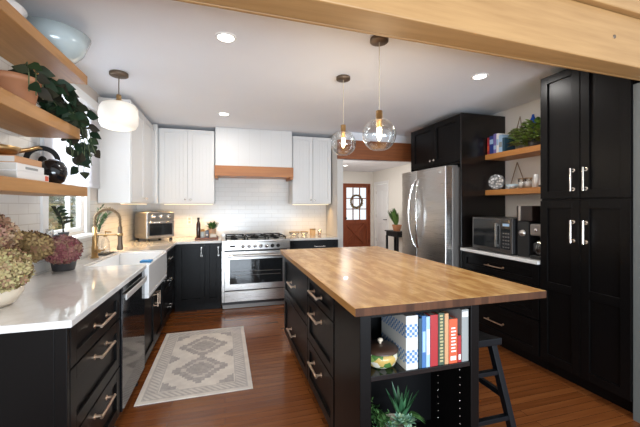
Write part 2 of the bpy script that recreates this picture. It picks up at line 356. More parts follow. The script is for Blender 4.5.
# the window
fa, fb = XL - 0.045, XL - 0.015
w1 = struct('window_1', MB().box(fa, fb, WY0, WY0 + 0.035, WZ0, WZ1).box(fa, fb, WY1 - 0.035, WY1, WZ0, WZ1)
            .box(fa, fb, WY0 + 0.035, WY1 - 0.035, WZ0, WZ0 + 0.035).box(fa, fb, WY0 + 0.035, WY1 - 0.035, WZ1 - 0.035, WZ1)
            .box(fa, fb, 3.125, 3.15, WZ0 + 0.035, WZ1 - 0.035), 'trim', bev=0.002)
obj('pane', MB().box(XL - 0.032, XL - 0.028, WY0 + 0.035, 3.125, WZ0 + 0.035, WZ1 - 0.035).box(XL - 0.032, XL - 0.028, 3.15, WY1 - 0.035, WZ0 + 0.035, WZ1 - 0.035), 'pane', w1)
obj('casing', MB().box(XL + 0.001, XL + 0.022, WY0 - 0.08, WY0, WZ0 - 0.02, WZ1 + 0.08).box(XL + 0.001, XL + 0.022, WY1, WY1 + 0.08, WZ0 - 0.02, WZ1 + 0.08)
    .box(XL + 0.001, XL + 0.022, WY0, WY1, WZ1, WZ1 + 0.08), 'trim', w1, 0.003)
obj('window_sill', MB().box(XL + 0.001, XL + 0.095, WY0 - 0.09, WY1 + 0.09, WZ0 - 0.045, WZ0 - 0.02), 'trim', w1, 0.004)

# ------------------------------------------------------------------ outside the window
o = struct('lawn', MB().box(-14, -1.5, -3, 14, -0.7, -0.6), 'grass')
def shrub(x, y, r, h, label):
    t = thing('garden_shrub', label, 'shrub', (x, y, -0.6), 'shrubs outside the kitchen window')
    mb = MB()
    for i in range(2200):
        u = random.uniform(-1, 1); a = random.uniform(0, 2 * PI); q = math.sqrt(1 - u * u); rr = random.uniform(0.65, 1.0)
        p = Vector((x + r * rr * q * math.cos(a), y + r * rr * q * math.sin(a), -0.6 + h * 0.55 + h * 0.47 * rr * u))
        mb.leaf(p, (random.uniform(-1, 1), random.uniform(-1, 1), random.uniform(-0.4, 1)), (0, 0, 1), 0.19, 0.11, n=2)
    obj('foliage', mb, 'hedge', t)
    obj('trunk', MB().tube([(x, y, -0.6), (x, y, -0.6 + h * 0.5)], 0.05, 8), 'bark', t)
shrub(-2.65, 7.2, 0.85, 3.0, 'yellowing leafy shrub outside the kitchen window, behind the dark houseplant')
shrub(-3.9, 9.8, 1.1, 3.2, 'green leafy shrub outside the right half of the kitchen window')
shrub(-4.7, 12.2, 1.2, 3.2, 'farthest leafy shrub outside, beyond the right window casing')

# ------------------------------------------------------------------ beams
t = thing('ceiling_beam', 'honey pine ceiling beam with knots crossing above the kitchen entrance', 'beam', (0.9, 1.29, 2.15))
near = lambda x: 1.175 + 0.042 * x
far = lambda x: 1.350 + 0.0225 * x
obj('timber', MB().prism([(-1.19, near(-1.19)), (3.25, near(3.25)), (3.25, far(3.25) - 0.018), (-1.19, far(-1.19) - 0.018)], 2.146, 2.42), 'pine', t, 0.006)
obj('edge_strip', MB().prism([(-1.19, far(-1.19) - 0.017), (3.25, far(3.25) - 0.017), (3.25, far(3.25)), (-1.19, far(-1.19))], 2.146, 2.168), 'pine', t, 0.003)
kn = MB()
for x, z in ((0.93, 2.355), (2.02, 2.285), (1.40, 2.39)): kn.lathe([(0.0005, -0.002), (0.010, -0.002), (0.012, 0.004)], (x, near(x) - 0.001, z), 10, 'y')
obj('knot', kn, 'bronze', t)
solo('upper_beam', MB().prism([(-1.19, near(-1.19) - 0.03), (3.25, near(3.25) - 0.03), (3.25, 1.36), (-1.19, 1.28)], 2.423, 2.66), 'pine', 'second pine timber stacked on top of the ceiling beam', 'beam', bev=0.006)
solo('doorway_header_beam', MB().box(1.592, 3.10, 4.535, 4.598, 2.068, 2.347), 'header', 'red-brown wooden header beam over the opening to the hall', 'beam', bev=0.006)

# ------------------------------------------------------------------ hall doors
d1 = struct('door_1', MB().box(3.64, 3.725, 9.82, 9.865, 0.01, 2.05).box(4.415, 4.50, 9.82, 9.865, 0.01, 2.05)
            .box(3.725, 4.415, 9.82, 9.865, 1.96, 2.05).box(3.725, 4.415, 9.82, 9.865, 0.80, 0.93).box(3.725, 4.415, 9.82, 9.865, 0.01, 0.13)
            .box(3.725, 4.415, 9.858, 9.865, 0.13, 0.80), 'door_wood', bev=0.004)
mu = MB()
for k in (1, 2):
    x = 3.725 + 0.69 * k / 3; mu.box(x - 0.014, x + 0.014, 9.825, 9.86, 0.93, 1.96)
    z = 0.93 + 1.03 * k / 3; mu.box(3.725, 4.415, 9.826, 9.859, z - 0.014, z + 0.014)
obj('muntin', mu, 'door_wood', d1)
obj('glazing', MB().box(3.725, 4.415, 9.84, 9.845, 0.93, 1.96), 'pane', d1)
obj('cross_brace', MB().bar((3.75, 9.838, 0.15), (4.39, 9.838, 0.78), 0.034, 0.085).bar((3.75, 9.840, 0.78), (4.39, 9.840, 0.15), 0.034, 0.085), 'door_wood', d1)
obj('handle', MB().lathe([(0.0005, -0.06), (0.028, -0.055), (0.028, -0.03), (0.012, -0.025), (0.012, 0)], (3.70, 9.82, 0.98), 14, 'y'), 'black_plastic', d1)
hg = MB()
for z in (0.25, 1.0, 1.85): hg.box(4.495, 4.515, 9.80, 9.83, z - 0.05, z + 0.05)
obj('hinge', hg, 'black_plastic', d1)
struct('trim_1', MB().box(3.598, 3.637, 9.79, 9.87, 0.002, 2.09).box(4.503, 4.542, 9.79, 9.87, 0.002, 2.09).box(3.637, 4.503, 9.79, 9.87, 2.052, 2.09), 'door_wood')
tr = thing('door_wreath', 'round twig wreath hung on the glazed red-brown front door', 'wreath', (4.05, 9.80, 1.52))
mb = MB(); R_ = 0.185
for j in range(7):
    ph = random.uniform(0, 6); pts = []
    for k in range(25):
        a = 2 * PI * k / 24; pts.append((4.05 + (R_ + 0.02 * math.sin(5 * a + ph)) * math.cos(a), 9.785 + 0.014 * math.cos(4 * a + ph), 1.52 + (R_ + 0.02 * math.sin(5 * a + ph)) * 1.05 * math.sin(a)))
    mb.tube(pts, 0.012, 6, False)
obj('twigs', mb, 'bark', tr)
mb = MB()
for i in range(150):
    a = random.uniform(0, 2 * PI); mb.leaf((4.05 + R_ * math.cos(a), 9.775, 1.52 + R_ * math.sin(a)), (math.cos(a + random.uniform(0.3, 1.8)), random.uniform(-0.5, 0), math.sin(a + random.uniform(0.3, 1.8))), (0, -1, 0), 0.07, 0.03, n=2)
obj('leaves', mb, 'hyd_olive', tr)
d2 = struct('door_2', MB().box(4.66, 4.70, 8.82, 9.60, 0.01, 2.04), 'trim', bev=0.003)
pm = MB()
for y0, y1 in ((8.90, 9.17), (9.25, 9.52)):
    for z0, z1 in ((0.22, 0.85), (1.02, 1.85)):
        pm.box(4.652, 4.662, y0, y1, z0, z0 + 0.025).box(4.652, 4.662, y0, y1, z1 - 0.025, z1).box(4.652, 4.662, y0, y0 + 0.025, z0, z1).box(4.652, 4.662, y1 - 0.025, y1, z0, z1)
obj('panel_moulding', pm, 'trim', d2)
obj('handle', MB().tube([(4.66, 8.89, 0.96), (4.60, 8.89, 0.96), (4.60, 9.0, 0.96)], 0.012, 8), 'black_plastic', d2)
hg = MB()
for z in (0.3, 1.05, 1.8): hg.box(4.645, 4.665, 9.59, 9.61, z - 0.05, z + 0.05)
obj('hinge', hg, 'nickel', d2)
struct('trim_2', MB().box(4.620, 4.638, 8.73, 8.80, 0.002, 2.13).box(4.620, 4.638, 9.62, 9.69, 0.002, 2.13).box(4.620, 4.638, 8.80, 9.62, 2.06, 2.13), 'trim')
# hall console and plant
t = thing('console_table', 'slim black console table against the hall wall under the potted plant', 'table', (4.45, 7.95, 0))
obj('tabletop', MB().box(4.28, 4.60, 7.60, 8.30, 0.67, 0.70), 'black_paint', t, 0.004)
obj('apron', MB().box(4.31, 4.59, 7.64, 8.26, 0.55, 0.669), 'black_paint', t)
for x in (4.325, 4.575):
    for y in (7.66, 8.24): obj('leg', MB().box(x - 0.025, x + 0.025, y - 0.025, y + 0.025, 0, 0.56), 'black_paint', t, 0.003)
def pot(t, c, r0, r1, h, mt, name='pot', wall=0.008):
    return obj(name, MB().lathe([(0.0005, 0), (r0 * 0.96, 0), (r0, 0.006), (r1, h - 0.006), (r1, h), (r1 - wall, h), (r1 - wall - 0.003, h - 0.02), (0.0005, h - 0.02)], c, 28), mt, t)
t = thing('potted_snake_plant', 'spiky green plant in a terracotta pot on the black hall console', 'plant', (4.42, 7.86, 0.70))
pot(t, (4.42, 7.86, 0.70), 0.09, 0.13, 0.17, 'terracotta')
mb = MB()
for i in range(22):
    a = random.uniform(0, 2 * PI); tl = random.uniform(0.15, 0.75)
    a = a if math.cos(a) < 0.35 else PI - a
    mb.leaf((4.42 + 0.05 * math.cos(a), 7.86 + 0.05 * math.sin(a), 0.85), (tl * math.cos(a), tl * math.sin(a), 1), (-math.cos(a), -math.sin(a), 0.2), random.uniform(0.30, 0.56), 0.075, 0.3, 0.08)
obj('leaves', mb, 'leaf_mid', t)

# ------------------------------------------------------------------ cabinet helpers
def P(face, base, u, z, w):
    return {'-x': (base - w, u, z), '+x': (base + w, u, z), '-y': (u, base - w, z)}[face]
def fbox(mb, face, base, u0, u1, z0, z1, w0, w1):
    a = P(face, base, u0, z0, w0); b = P(face, base, u1, z1, w1); mb.box(a[0], b[0], a[1], b[1], a[2], b[2])
def shaker(face, base, u0, u1, z0, z1, rail=0.06, th=0.02, rec=0.0135, bead=False):
    mb = MB(); r = min(rail, (z1 - z0) * 0.30)
    fbox(mb, face, base, u0, u0 + rail, z0, z1, 0, th); fbox(mb, face, base, u1 - rail, u1, z0, z1, 0, th)
    fbox(mb, face, base, u0 + rail, u1 - rail, z0, z0 + r, 0, th); fbox(mb, face, base, u0 + rail, u1 - rail, z1 - r, z1, 0, th)
    if bead:
        n = max(3, round((u1 - u0 - 2 * rail) / 0.048)); s = (u1 - u0 - 2 * rail) / n
        fbox(mb, face, base, u0 + rail, u1 - rail, z0 + r, z1 - r, 0, th - rec - 0.003)
        for i in range(n): fbox(mb, face, base, u0 + rail + i * s + 0.0015, u0 + rail + (i + 1) * s - 0.0015, z0 + r, z1 - r, 0, th - rec)
    else:
        fbox(mb, face, base, u0 + rail, u1 - rail, z0 + r, z1 - r, 0, th - rec)
    return mb
def pull(par, face, base, u, z, length, mt, vertical=False, r=0.0055, proj=0.034):
    mb = MB(); h = length / 2
    ends = [(u, z - h), (u, z + h)] if vertical else [(u - h, z), (u + h, z)]
    k = 0.82
    mb.tube([P(face, base, *e, proj) for e in ends], r, 10)
    for e in ends:
        q = (u + (e[0] - u) * k, z + (e[1] - z) * k)
        mb.tube([P(face, base, *q, 0.0), P(face, base, *q, proj)], r * 0.95, 8)
        mb.tube([P(face, base, *q, 0.0), P(face, base, *q, 0.004)], r * 1.8, 10)
    return obj('handle', mb, mt, par)
def knob(par, face, base, u, z, mt, r=0.013):
    ax = 'x' if face in ('-x', '+x') else 'y'; sg = -1 if face in ('-x', '-y') else 1
    prof = [(0.006, 0), (0.006, sg * 0.012), (r, sg * 0.016), (r, sg * 0.024), (r * 0.6, sg * 0.028), (0.0005, sg * 0.0285)]
    return obj('knob', MB().lathe(prof, P(face, base, u, z, 0), 14, ax), mt, par)

# ------------------------------------------------------------------ left base run
FX = -0.63       # carcass front; door faces stand 2 cm proud at -0.61
t = thing('drawer_base_cabinet', 'black three-drawer base cabinet at the near end of the window counter', 'cabinet', (-0.9, 1.9, 0))
obj('carcass', MB().box(-1.188, FX, 1.575, 2.245, 0.10, 0.883).box(-1.188, -0.69, 1.575, 2.245, 0, 0.10), 'black_cab', t)
obj('end_panel', MB().box(-1.188, -0.655, 1.553, 1.574, 0.0, 0.883), 'black_cab', t, 0.002)
obj('corner_post', MB().box(-0.654, -0.610, 1.550, 1.574, 0.0, 0.883), 'black_cab', t, 0.003)
for z0, z1 in ((0.700, 0.875), (0.410, 0.690), (0.115, 0.400)):
    d = obj('drawer', shaker('+x', FX, 1.580, 2.240, z0, z1), 'black_cab', t, 0.0015)
    zz = (z0 + z1) / 2 if z1 > 0.8 else z1 - 0.055
    pull(d, '+x', -0.61, 1.92, zz, 0.20, 'champagne', r=0.0075, proj=0.036)
t = thing('dishwasher', 'glossy black dishwasher beside the white farmhouse sink', 'dishwasher', (-0.9, 2.52, 0))
obj('tub', MB().box(-1.18, -0.63, 2.252, 2.828, 0.09, 0.880), 'black_plastic', t)
obj('door', MB().box(-0.629, -0.600, 2.252, 2.828, 0.115, 0.875), 'black_gloss', t, 0.003)
obj('toe_panel', MB().box(-0.69, -0.675, 2.252, 2.828, 0.004, 0.113), 'black_plastic', t)
obj('handle', MB().box(-0.590, -0.580, 2.27, 2.81, 0.790, 0.828).box(-0.600, -0.590, 2.29, 2.33, 0.798, 0.82).box(-0.600, -0.590, 2.75, 2.79, 0.798, 0.82), mat('light_satin_steel', (0.72, 0.70, 0.68), 0.5, 0.6), t, 0.004)
for y in (2.28, 2.80): obj('foot', MB().lathe([(0.0005, 0), (0.02, 0), (0.02, 0.01), (0.008, 0.014), (0.008, 0.095)], (-0.66, y, 0), 12), 'black_plastic', t)
t = thing('sink_base_cabinet', 'black double-door cabinet under the farmhouse sink', 'cabinet', (-0.9, 3.27, 0))
obj('carcass', MB().box(-1.188, FX, 2.834, 3.705, 0.10, 0.640).box(-1.188, -0.69, 2.834, 3.705, 0, 0.10), 'black_cab', t)
for y0, y1, hy in ((2.839, 3.267, 3.225), (3.273, 3.70, 3.315)):
    d = obj('door', shaker('+x', FX, y0, y1, 0.115, 0.635), 'black_cab', t, 0.0015)
    pull(d, '+x', -0.61, hy, 0.53, 0.12, 'champagne', True)
t = thing('farmhouse_sink', 'white fireclay apron-front sink set into the window counter', 'sink', (-0.8, 3.27, 0.642))
sx0, sx1, sy0, sy1 = -1.028, -0.575, 2.852, 3.688
obj('basin', MB().box(sx0, sx1, sy0, sy1, 0.643, 0.675).box(sx0, sx0 + 0.028, sy0, sy1, 0.675, 0.905).box(sx1 - 0.035, sx1, sy0, sy1, 0.675, 0.905)
    .box(sx0 + 0.028, sx1 - 0.035, sy0, sy0 + 0.028, 0.675, 0.905).box(sx0 + 0.028, sx1 - 0.035, sy1 - 0.028, sy1, 0.675, 0.905), 'ceramic', t, 0.006)
obj('drain', MB().lathe([(0.0005, 0.004), (0.03, 0.004), (0.042, 0.002), (0.045, 0)], (-0.80, 3.27, 0.6755), 20), 'chrome', t)
t = thing('corner_base_cabinet', 'black corner base cabinet between sink and range wall run', 'cabinet', (-0.9, 4.1, 0))
obj('carcass', MB().box(-1.188, FX, 3.710, 5.15, 0.10, 0.883).box(-1.188, -0.69, 3.710, 5.15, 0, 0.10), 'black_cab', t)
for z0, z1 in ((0.700, 0.875), (0.41, 0.69), (0.115, 0.40)):
    d = obj('drawer', shaker('+x', FX, 3.716, 4.46, z0, z1), 'black_cab', t, 0.0015)
    pull(d, '+x', -0.61, 4.0, (z0 + z1) / 2, 0.14, 'nickel')
# back run left of the range: faces -y at y = 4.52
t = thing('base_cabinet', 'black base cabinet with two tall doors left of the range', 'cabinet', (-0.33, 4.84, 0))
obj('carcass', MB().box(-0.625, -0.052, 4.54, 5.15, 0.10, 0.883).box(-0.625, -0.052, 4.60, 5.15, 0, 0.10), 'black_cab', t)
for x0, x1, hx in ((-0.585, -0.255, -0.295), (-0.249, -0.056, -0.085)):
    d = obj('door', shaker('-y', 4.54, x0, x1, 0.115, 0.875, 0.055), 'black_cab', t, 0.0015)
    pull(d, '-y', 4.52, hx, 0.775, 0.13, 'nickel', True)
# L-shaped quartz top with the sink notch
solo('window_counter_top', MB().prism([(-1.19, 1.53), (-0.587, 1.53), (-0.587, 2.848), (-1.032, 2.848), (-1.032, 3.692), (-0.587, 3.692), (-0.587, 4.497),
     (-0.047, 4.497), (-0.047, 5.149), (-1.19, 5.149)], 0.884, 0.915), 'quartz', 'L-shaped glossy white quartz countertop under the window, around the sink', 'countertop', bev=0.004, base=(-0.9, 3, 0.884))
# right of the range
t = thing('base_cabinet', 'black base cabinet with drawers right of the range', 'cabinet', (1.23, 4.84, 0))
obj('carcass', MB().box(0.872, 1.590, 4.54, 5.15, 0.10, 0.883).box(0.872, 1.590, 4.60, 5.15, 0, 0.10), 'black_cab', t)
for z0, z1 in ((0.715, 0.875), (0.42, 0.705), (0.115, 0.41)):
    d = obj('drawer', shaker('-y', 4.54, 0.877, 1.585, z0, z1), 'black_cab', t, 0.0015)
    pull(d, '-y', 4.52, 1.30, (z0 + z1) / 2, 0.16, 'nickel')
solo('range_side_counter_top', MB().box(0.868, 1.597, 4.497, 5.149, 0.884, 0.915), 'quartz', 'short white quartz countertop between the range and the grey partition', 'countertop', bev=0.004)

# ------------------------------------------------------------------ range
t = thing('gas_range', 'wide stainless steel gas range with black grates under the wooden hood', 'range', (0.41, 4.83, 0))
x0, x1 = -0.040, 0.862
obj('body', MB().box(x0, x1, 4.505, 5.14, 0.06, 0.885), 'black_plastic', t)  # body coloured black to paint shade into the gaps between steel fronts
obj('kick_panel', MB().box(x0 + 0.01, x1 - 0.01, 4.525, 4.545, 0.005, 0.059), 'steel_dark', t)
obj('cooktop', MB().box(x0, x1, 4.488, 5.14, 0.886, 0.912).box(x0, x1, 5.10, 5.14, 0.912, 0.955), 'steel', t, 0.004)
cp = obj('control_panel', MB().box(x0, x1, 4.470, 4.504, 0.785, 0.885), 'steel', t, 0.004)
obj('display', MB().box(x0 + 0.10, x0 + 0.17, 4.4675, 4.4705, 0.825, 0.852), 'black_gloss', cp)
for i in range(7):
    kx = x0 + 0.27 + i * 0.078; mt_ = 'chrome' if i < 5 else 'black_plastic'
    obj('knob', MB().lathe([(0.024, 0), (0.026, -0.006), (0.020, -0.010), (0.018, -0.032), (0.0005, -0.034)], (kx, 4.4695, 0.832), 18, 'y').bar((kx, 4.434, 0.815), (kx, 4.434, 0.849), 0.006, 0.004), mt_, cp,
        label='black control knob' if i >= 5 else None)
dr = obj('oven_door', MB().box(x0 + 0.035, x1 - 0.035, 4.478, 4.504, 0.255, 0.765), 'steel', t, 0.004)
obj('side_trim', MB().box(x0, x0 + 0.032, 4.484, 4.504, 0.10, 0.78).box(x1 - 0.032, x1, 4.484, 4.504, 0.10, 0.78), 'steel', t)
obj('oven_window', MB().box(x0 + 0.10, x1 - 0.10, 4.4745, 4.4785, 0.335, 0.662), 'oven_glass', dr)
rk = MB()
for z in (0.45, 0.50): rk.tube([(x0 + 0.13, 4.4742, z), (x1 - 0.13, 4.4742, z)], 0.0022, 6)
obj('oven_rack', rk, 'steel_dark', dr)
obj('door_handle', MB().tube([(x0 + 0.07, 4.425, 0.715), (x1 - 0.07, 4.425, 0.715)], 0.017, 14).tube([(x0 + 0.10, 4.48, 0.715), (x0 + 0.10, 4.425, 0.715)], 0.012, 10).tube([(x1 - 0.10, 4.48, 0.715), (x1 - 0.10, 4.425, 0.715)], 0.012, 10), 'steel', dr)
obj('warming_drawer', MB().box(x0 + 0.035, x1 - 0.035, 4.480, 4.504, 0.100, 0.240), 'steel', t, 0.004)
for k in range(3):
    g = MB(); a = x0 + 0.045 + k * 0.277; b = a + 0.262
    for y in (4.53, 4.80, 5.07): g.box(a, b, y - 0.007, y + 0.007, 0.935, 0.950)
    for x in (a + 0.007, (a + b) / 2, b - 0.007): g.box(x - 0.007, x + 0.007, 4.53, 5.07, 0.935, 0.950)
    for x in (a + 0.012, b - 0.012):
        for y in (4.535, 5.065): g.box(x - 0.008, x + 0.008, y - 0.008, y + 0.008, 0.9125, 0.936)
    obj('grate', g, 'iron', t, 0.002)
for bx, by, br in ((0.12, 4.66, 0.04), (0.12, 4.94, 0.032), (0.41, 4.80, 0.062), (0.70, 4.66, 0.032), (0.70, 4.94, 0.04)):
    obj('burner', MB().lathe([(br * 1.25, 0), (br * 1.2, 0.008), (br, 0.010), (br, 0.018), (0.0005, 0.020)], (bx, by, 0.9125), 20), 'iron', t)
for x in (x0 + 0.05, x1 - 0.05):
    for y in (4.56, 5.08): obj('foot', MB().lathe([(0.0005, 0), (0.022, 0), (0.018, 0.061)], (x, y, 0), 12), 'steel_dark', t)

# hood
t = thing('range_hood', 'white boxed range hood with a wooden band above the stove', 'hood', (0.41, 4.9, 1.77))
obj('hood_box', MB().box(-0.128, 0.955, 4.79, 5.15, 1.935, H - 0.002), 'white_cab', t, 0.002)
gv = MB()
for i in range(1, 7):
    x = -0.128 + i * 1.083 / 7
    gv.box(x - 0.001, x + 0.001, 4.7885, 4.7901, 1.94, H - 0.01)
obj('groove', gv, 'wall_grey', t)
obj('wood_band', MB().box(-0.140, 0.967, 4.745, 5.145, 1.79, 1.934), 'hood_wood', t, 0.004)
obj('bracket', MB().box(-0.138, -0.095, 4.76, 5.14, 1.758, 1.789).box(0.922, 0.965, 4.76, 5.14, 1.758, 1.789), 'hood_wood', t, 0.003)

# ------------------------------------------------------------------ white wall cabinets
def upper_y(label, xa, xb, ysplit, handles):
    t = thing('wall_cabinet', label, 'cabinet', ((xa + xb) / 2, 5.0, 1.405))
    obj('carcass', MB().box(xa, xb, 4.852, 5.149, 1.405, 2.425), 'white_cab', t, 0.002)
    for i, (a, b) in enumerate(ysplit):
        d = obj('door', shaker('-y', 4.851, a, b, 1.412, 2.42, 0.055, 0.02, 0.008, True), 'white_cab', t, 0.0012)
        knob(d, '-y', 4.831, handles[i], 1.46, 'nickel')
upper_y('white two-door wall cabinet left of the range hood', -0.862, -0.142, [(-0.842, -0.492), (-0.488, -0.146)], (-0.525, -0.455))
upper_y('white two-door wall cabinet right of the range hood', 0.972, 1.580, [(0.976, 1.282), (1.288, 1.577)], (1.255, 1.315))
t = thing('wall_cabinet', 'white wall cabinet beside the window with its side panel facing out', 'cabinet', (-1.05, 4.2, 1.40))
obj('carcass', MB().box(-1.188, -0.922, 3.69, 5.149, 1.405, 2.425), 'white_cab', t, 0.002)
obj('side_panel', MB().box(-1.188, -0.905, 3.665, 3.689, 1.400, 2.43), 'white_cab', t, 0.002)
for a, b, h in ((3.695, 4.24, 4.20), (4.246, 4.80, 4.29)):
    d = obj('door', shaker('+x', -0.921, a, b, 1.412, 2.42, 0.06, 0.02, 0.008, True), 'white_cab', t, 0.0012)
    knob(d, '+x', -0.901, h, 1.46, 'nickel')
obj('corner_filler', MB().box(-0.921, -0.864, 4.81, 4.850, 1.405, 2.46), 'white_cab', t)
# lights under them
def led(label, x0_, x1_, y0_, y1_, z, power):
    t = thing('under_cabinet_light', label, 'light', ((x0_ + x1_) / 2, (y0_ + y1_) / 2, z - 0.016))
    obj('housing', MB().box(x0_, x1_, y0_, y1_, z - 0.010, z - 0.001), 'trim', t)
    obj('diffuser', MB().box(x0_ + 0.004, x1_ - 0.004, y0_ + 0.004, y1_ - 0.004, z - 0.016, z - 0.010), 'led', t)
    l = area_light('under_cabinet_lamp', ((x0_ + x1_) / 2, (y0_ + y1_) / 2, z - 0.018), (0, 0, 0), x1_ - x0_, y1_ - y0_, power, (1.0, 0.63, 0.27), spread=2.1)
led('warm light strip under the white cabinet beside the window', -1.02, -0.98, 3.75, 4.75, 1.404, 3.8)
led('warm light strip under the white cabinet left of the hood', -0.80, -0.17, 4.90, 4.94, 1.404, 3.4)
led('warm light strip under the white cabinet right of the hood', 0.99, 1.56, 4.90, 4.94, 1.404, 1.6)

# ------------------------------------------------------------------ window shade
t = thing('roller_shade', 'white fabric roller shade covering the upper kitchen window', 'shade', (-1.15, 3.1, 1.53))
obj('fabric', MB().box(-1.158, -1.152, 2.60, 3.60, 1.58, 2.24), 'shade', t)
obj('valance', MB().box(-1.176, -1.11, 2.58, 3.62, 2.235, 2.31), 'trim', t, 0.005)
obj('hem_bar', MB().box(-1.163, -1.147, 2.60, 3.60, 1.535, 1.58), 'shade', t, 0.004)

# ------------------------------------------------------------------ left floating shelves
for (ye, z0, z1, lab) in ((2.59, 2.195, 2.253, 'highest oak floating shelf on the window wall, holding the serving bowls'),
                          (2.47, 1.800, 1.868, 'middle oak floating shelf on the window wall, under the terracotta pot'),
                          (2.59, 1.435, 1.4975, 'lowest oak floating shelf on the window wall, under the stacked books')):
    solo('floating_shelf', MB().box(-1.190, -0.900, 0.9, ye, z0, z1), 'shelf_tan', lab, 'shelf', 'oak shelves on the window wall', bev=0.003)

# ------------------------------------------------------------------ right side: pantry, niche, fridge
PX = 2.52        # carcass front; faces at 2.50
t = thing('pantry_cabinet', 'tall black four-door pantry cabinet right of the coffee niche', 'cabinet', (2.8, 1.78, 0))
obj('carcass', MB().box(PX, 3.10, 1.462, 2.098, 0.10, 2.42).box(2.59, 3.10, 1.462, 2.098, 0, 0.10), 'black_cab', t)
for z0, z1, hz in ((0.115, 1.412, 1.18), (1.428, 2.415, 1.565)):
    for a, b, hy in ((1.466, 1.777, 1.735), (1.783, 2.094, 1.825)):
        d = obj('door', shaker('-x', PX, a, b, z0, z1, 0.06), 'black_cab', t, 0.0015)
        if z0 < 1:
            mr = MB(); fbox(mr, '-x', PX, a + 0.06, b - 0.06, 0.70, 0.76, 0, 0.02); obj('mid_rail', mr, 'black_cab', d, 0.0015)
        pull(d, '-x', 2.50, hy, hz, 0.17, 'nickel', True, 0.0075, 0.034)
t = thing('drawer_base_cabinet', 'black drawer base cabinet under the microwave counter', 'cabinet', (2.8, 2.57, 0))
obj('carcass', MB().box(PX, 3.10, 2.104, 3.028, 0.10, 0.883).box(2.59, 3.10, 2.104, 3.028, 0, 0.10), 'black_cab', t)
for z0, z1 in ((0.705, 0.875), (0.42, 0.695), (0.115, 0.41)):
    d = obj('drawer', shaker('-x', PX, 2.110, 3.022, z0, z1, 0.06), 'black_cab', t, 0.0015)
    pull(d, '-x', 2.50, 2.56, (z0 + z1) / 2, 0.22, 'champagne')
solo('niche_counter_top', MB().box(2.478, 3.10, 2.102, 3.030, 0.884, 0.915), 'quartz', 'white quartz countertop in the niche under microwave and coffee maker', 'countertop', bev=0.004)
solo('fridge_end_panel', MB().box(2.50, 3.10, 3.034, 3.058, 0, 2.40), 'black_panel', 'tall black end panel between refrigerator and microwave niche', 'panel', bev=0.002)
t = thing('over_fridge_cabinet', 'black two-door cabinet mounted above the refrigerator', 'cabinet', (2.8, 3.55, 1.85))
obj('carcass', MB().box(PX, 3.10, 3.06, 4.03, 1.85, 2.40), 'black_cab', t)
for a, b, hy in ((3.064, 3.543, 3.51), (3.549, 4.026, 3.585)):
    d = obj('door', shaker('-x', PX, a, b, 1.875, 2.395, 0.065), 'black_cab', t, 0.0015)
    knob(d, '-x', 2.50, hy, 1.935, 'nickel', 0.016)
solo('fridge_end_panel', MB().box(2.50, 3.10, 4.032, 4.056, 0, 2.40), 'black_cab', 'black end panel on the far side of the refrigerator, toward the hall', 'panel', bev=0.002)
t = thing('refrigerator', 'stainless french-door refrigerator with curved handles', 'refrigerator', (2.75, 3.55, 0))
obj('cabinet_body', MB().box(2.425, 3.08, 3.085, 4.015, 0.03, 1.80), 'steel_dark', t, 0.004)
def fdoor(y0, y1, z0, z1):
    mb = MB(); n = 8; pts = []
    for i in range(n + 1):
        u = i / n; pts.append((2.334 - 0.014 * math.sin(PI * u), y0 + (y1 - y0) * u))
    poly = pts + [(2.423, y1), (2.423, y0)]
    mb.prism(poly, z0, z1); return mb
for k, (y0, y1) in enumerate(((3.088, 3.648), (3.654, 4.012))):
    d = obj('door', fdoor(y0, y1, 0.66, 1.815), 'steel', t, 0.006)
    s = 1 if k else -1; yy = 3.651 + s * 0.035
    pts = [(2.332 - 0.065 * math.sin(PI * i / 14) ** 0.6, yy + s * 0.055 * math.sin(PI * i / 14), 0.85 + 0.85 * i / 14) for i in range(15)]
    obj('handle', MB().tube(pts, 0.014, 10), 'chrome', d)
d = obj('freezer_drawer', fdoor(3.088, 4.012, 0.07, 0.65), 'steel', t, 0.006)
obj('handle', MB().tube([(2.318, 3.16, 0.57), (2.262, 3.18, 0.57), (2.262, 3.92, 0.57), (2.318, 3.94, 0.57)], 0.013, 10), 'chrome', d)
obj('hinge_cover', MB().box(2.40, 2.50, 3.09, 3.19, 1.801, 1.825).box(2.40, 2.50, 3.91, 4.01, 1.801, 1.825), 'steel_dark', t, 0.003)
obj('foot_grille', MB().box(2.44, 3.06, 3.10, 4.0, 0.0, 0.03), 'black_plastic', t)
obj('badge', MB().box(2.3225, 2.331, 3.14, 3.19, 1.745, 1.757), 'chrome', t)
for z0, z1, lab in ((1.887, 1.945, 'upper oak shelf in the niche, holding the books and trailing plant'),
                    (1.490, 1.548, 'lower oak shelf in the niche, holding glass keepsakes')):
    solo('niche_shelf', MB().box(2.815, 3.100, 2.102, 3.032, z0, z1), 'shelf', lab, 'shelf', 'oak shelves in the niche', bev=0.003)

# ------------------------------------------------------------------ island
t = thing('kitchen_island', 'black kitchen island base with drawers and an open end bookshelf', 'island', (0.9, 2.3, 0))
IX0, IX1, IY0, IY1, IT = 0.590, 1.208, 1.340, 3.255, 0.892
obj('carcass', MB().box(IX0, IX1, 1.70, IY1, 0.10, IT).box(IX0 + 0.06, IX1 - 0.02, 1.70, IY1 - 0.04, 0, 0.10), 'black_cab', t)
obj('corner_post', MB().box(0.572, 0.626, IY0, 1.60, 0.0, IT).box(0.574, 0.626, 1.60, 1.699, 0.0, IT), 'black_cab', t, 0.003)
obj('side_panel', MB().box(1.160, IX1, IY0, 1.699, 0.0, IT), 'black_cab', t, 0.003)
obj('back_panel', MB().box(0.627, 1.159, 1.665, 1.699, 0.08, IT - 0.001), 'black_in', t)
obj('top_rail', MB().box(0.627, 1.159, IY0 + 0.004, 1.664, IT - 0.022, IT), 'black_cab', t)
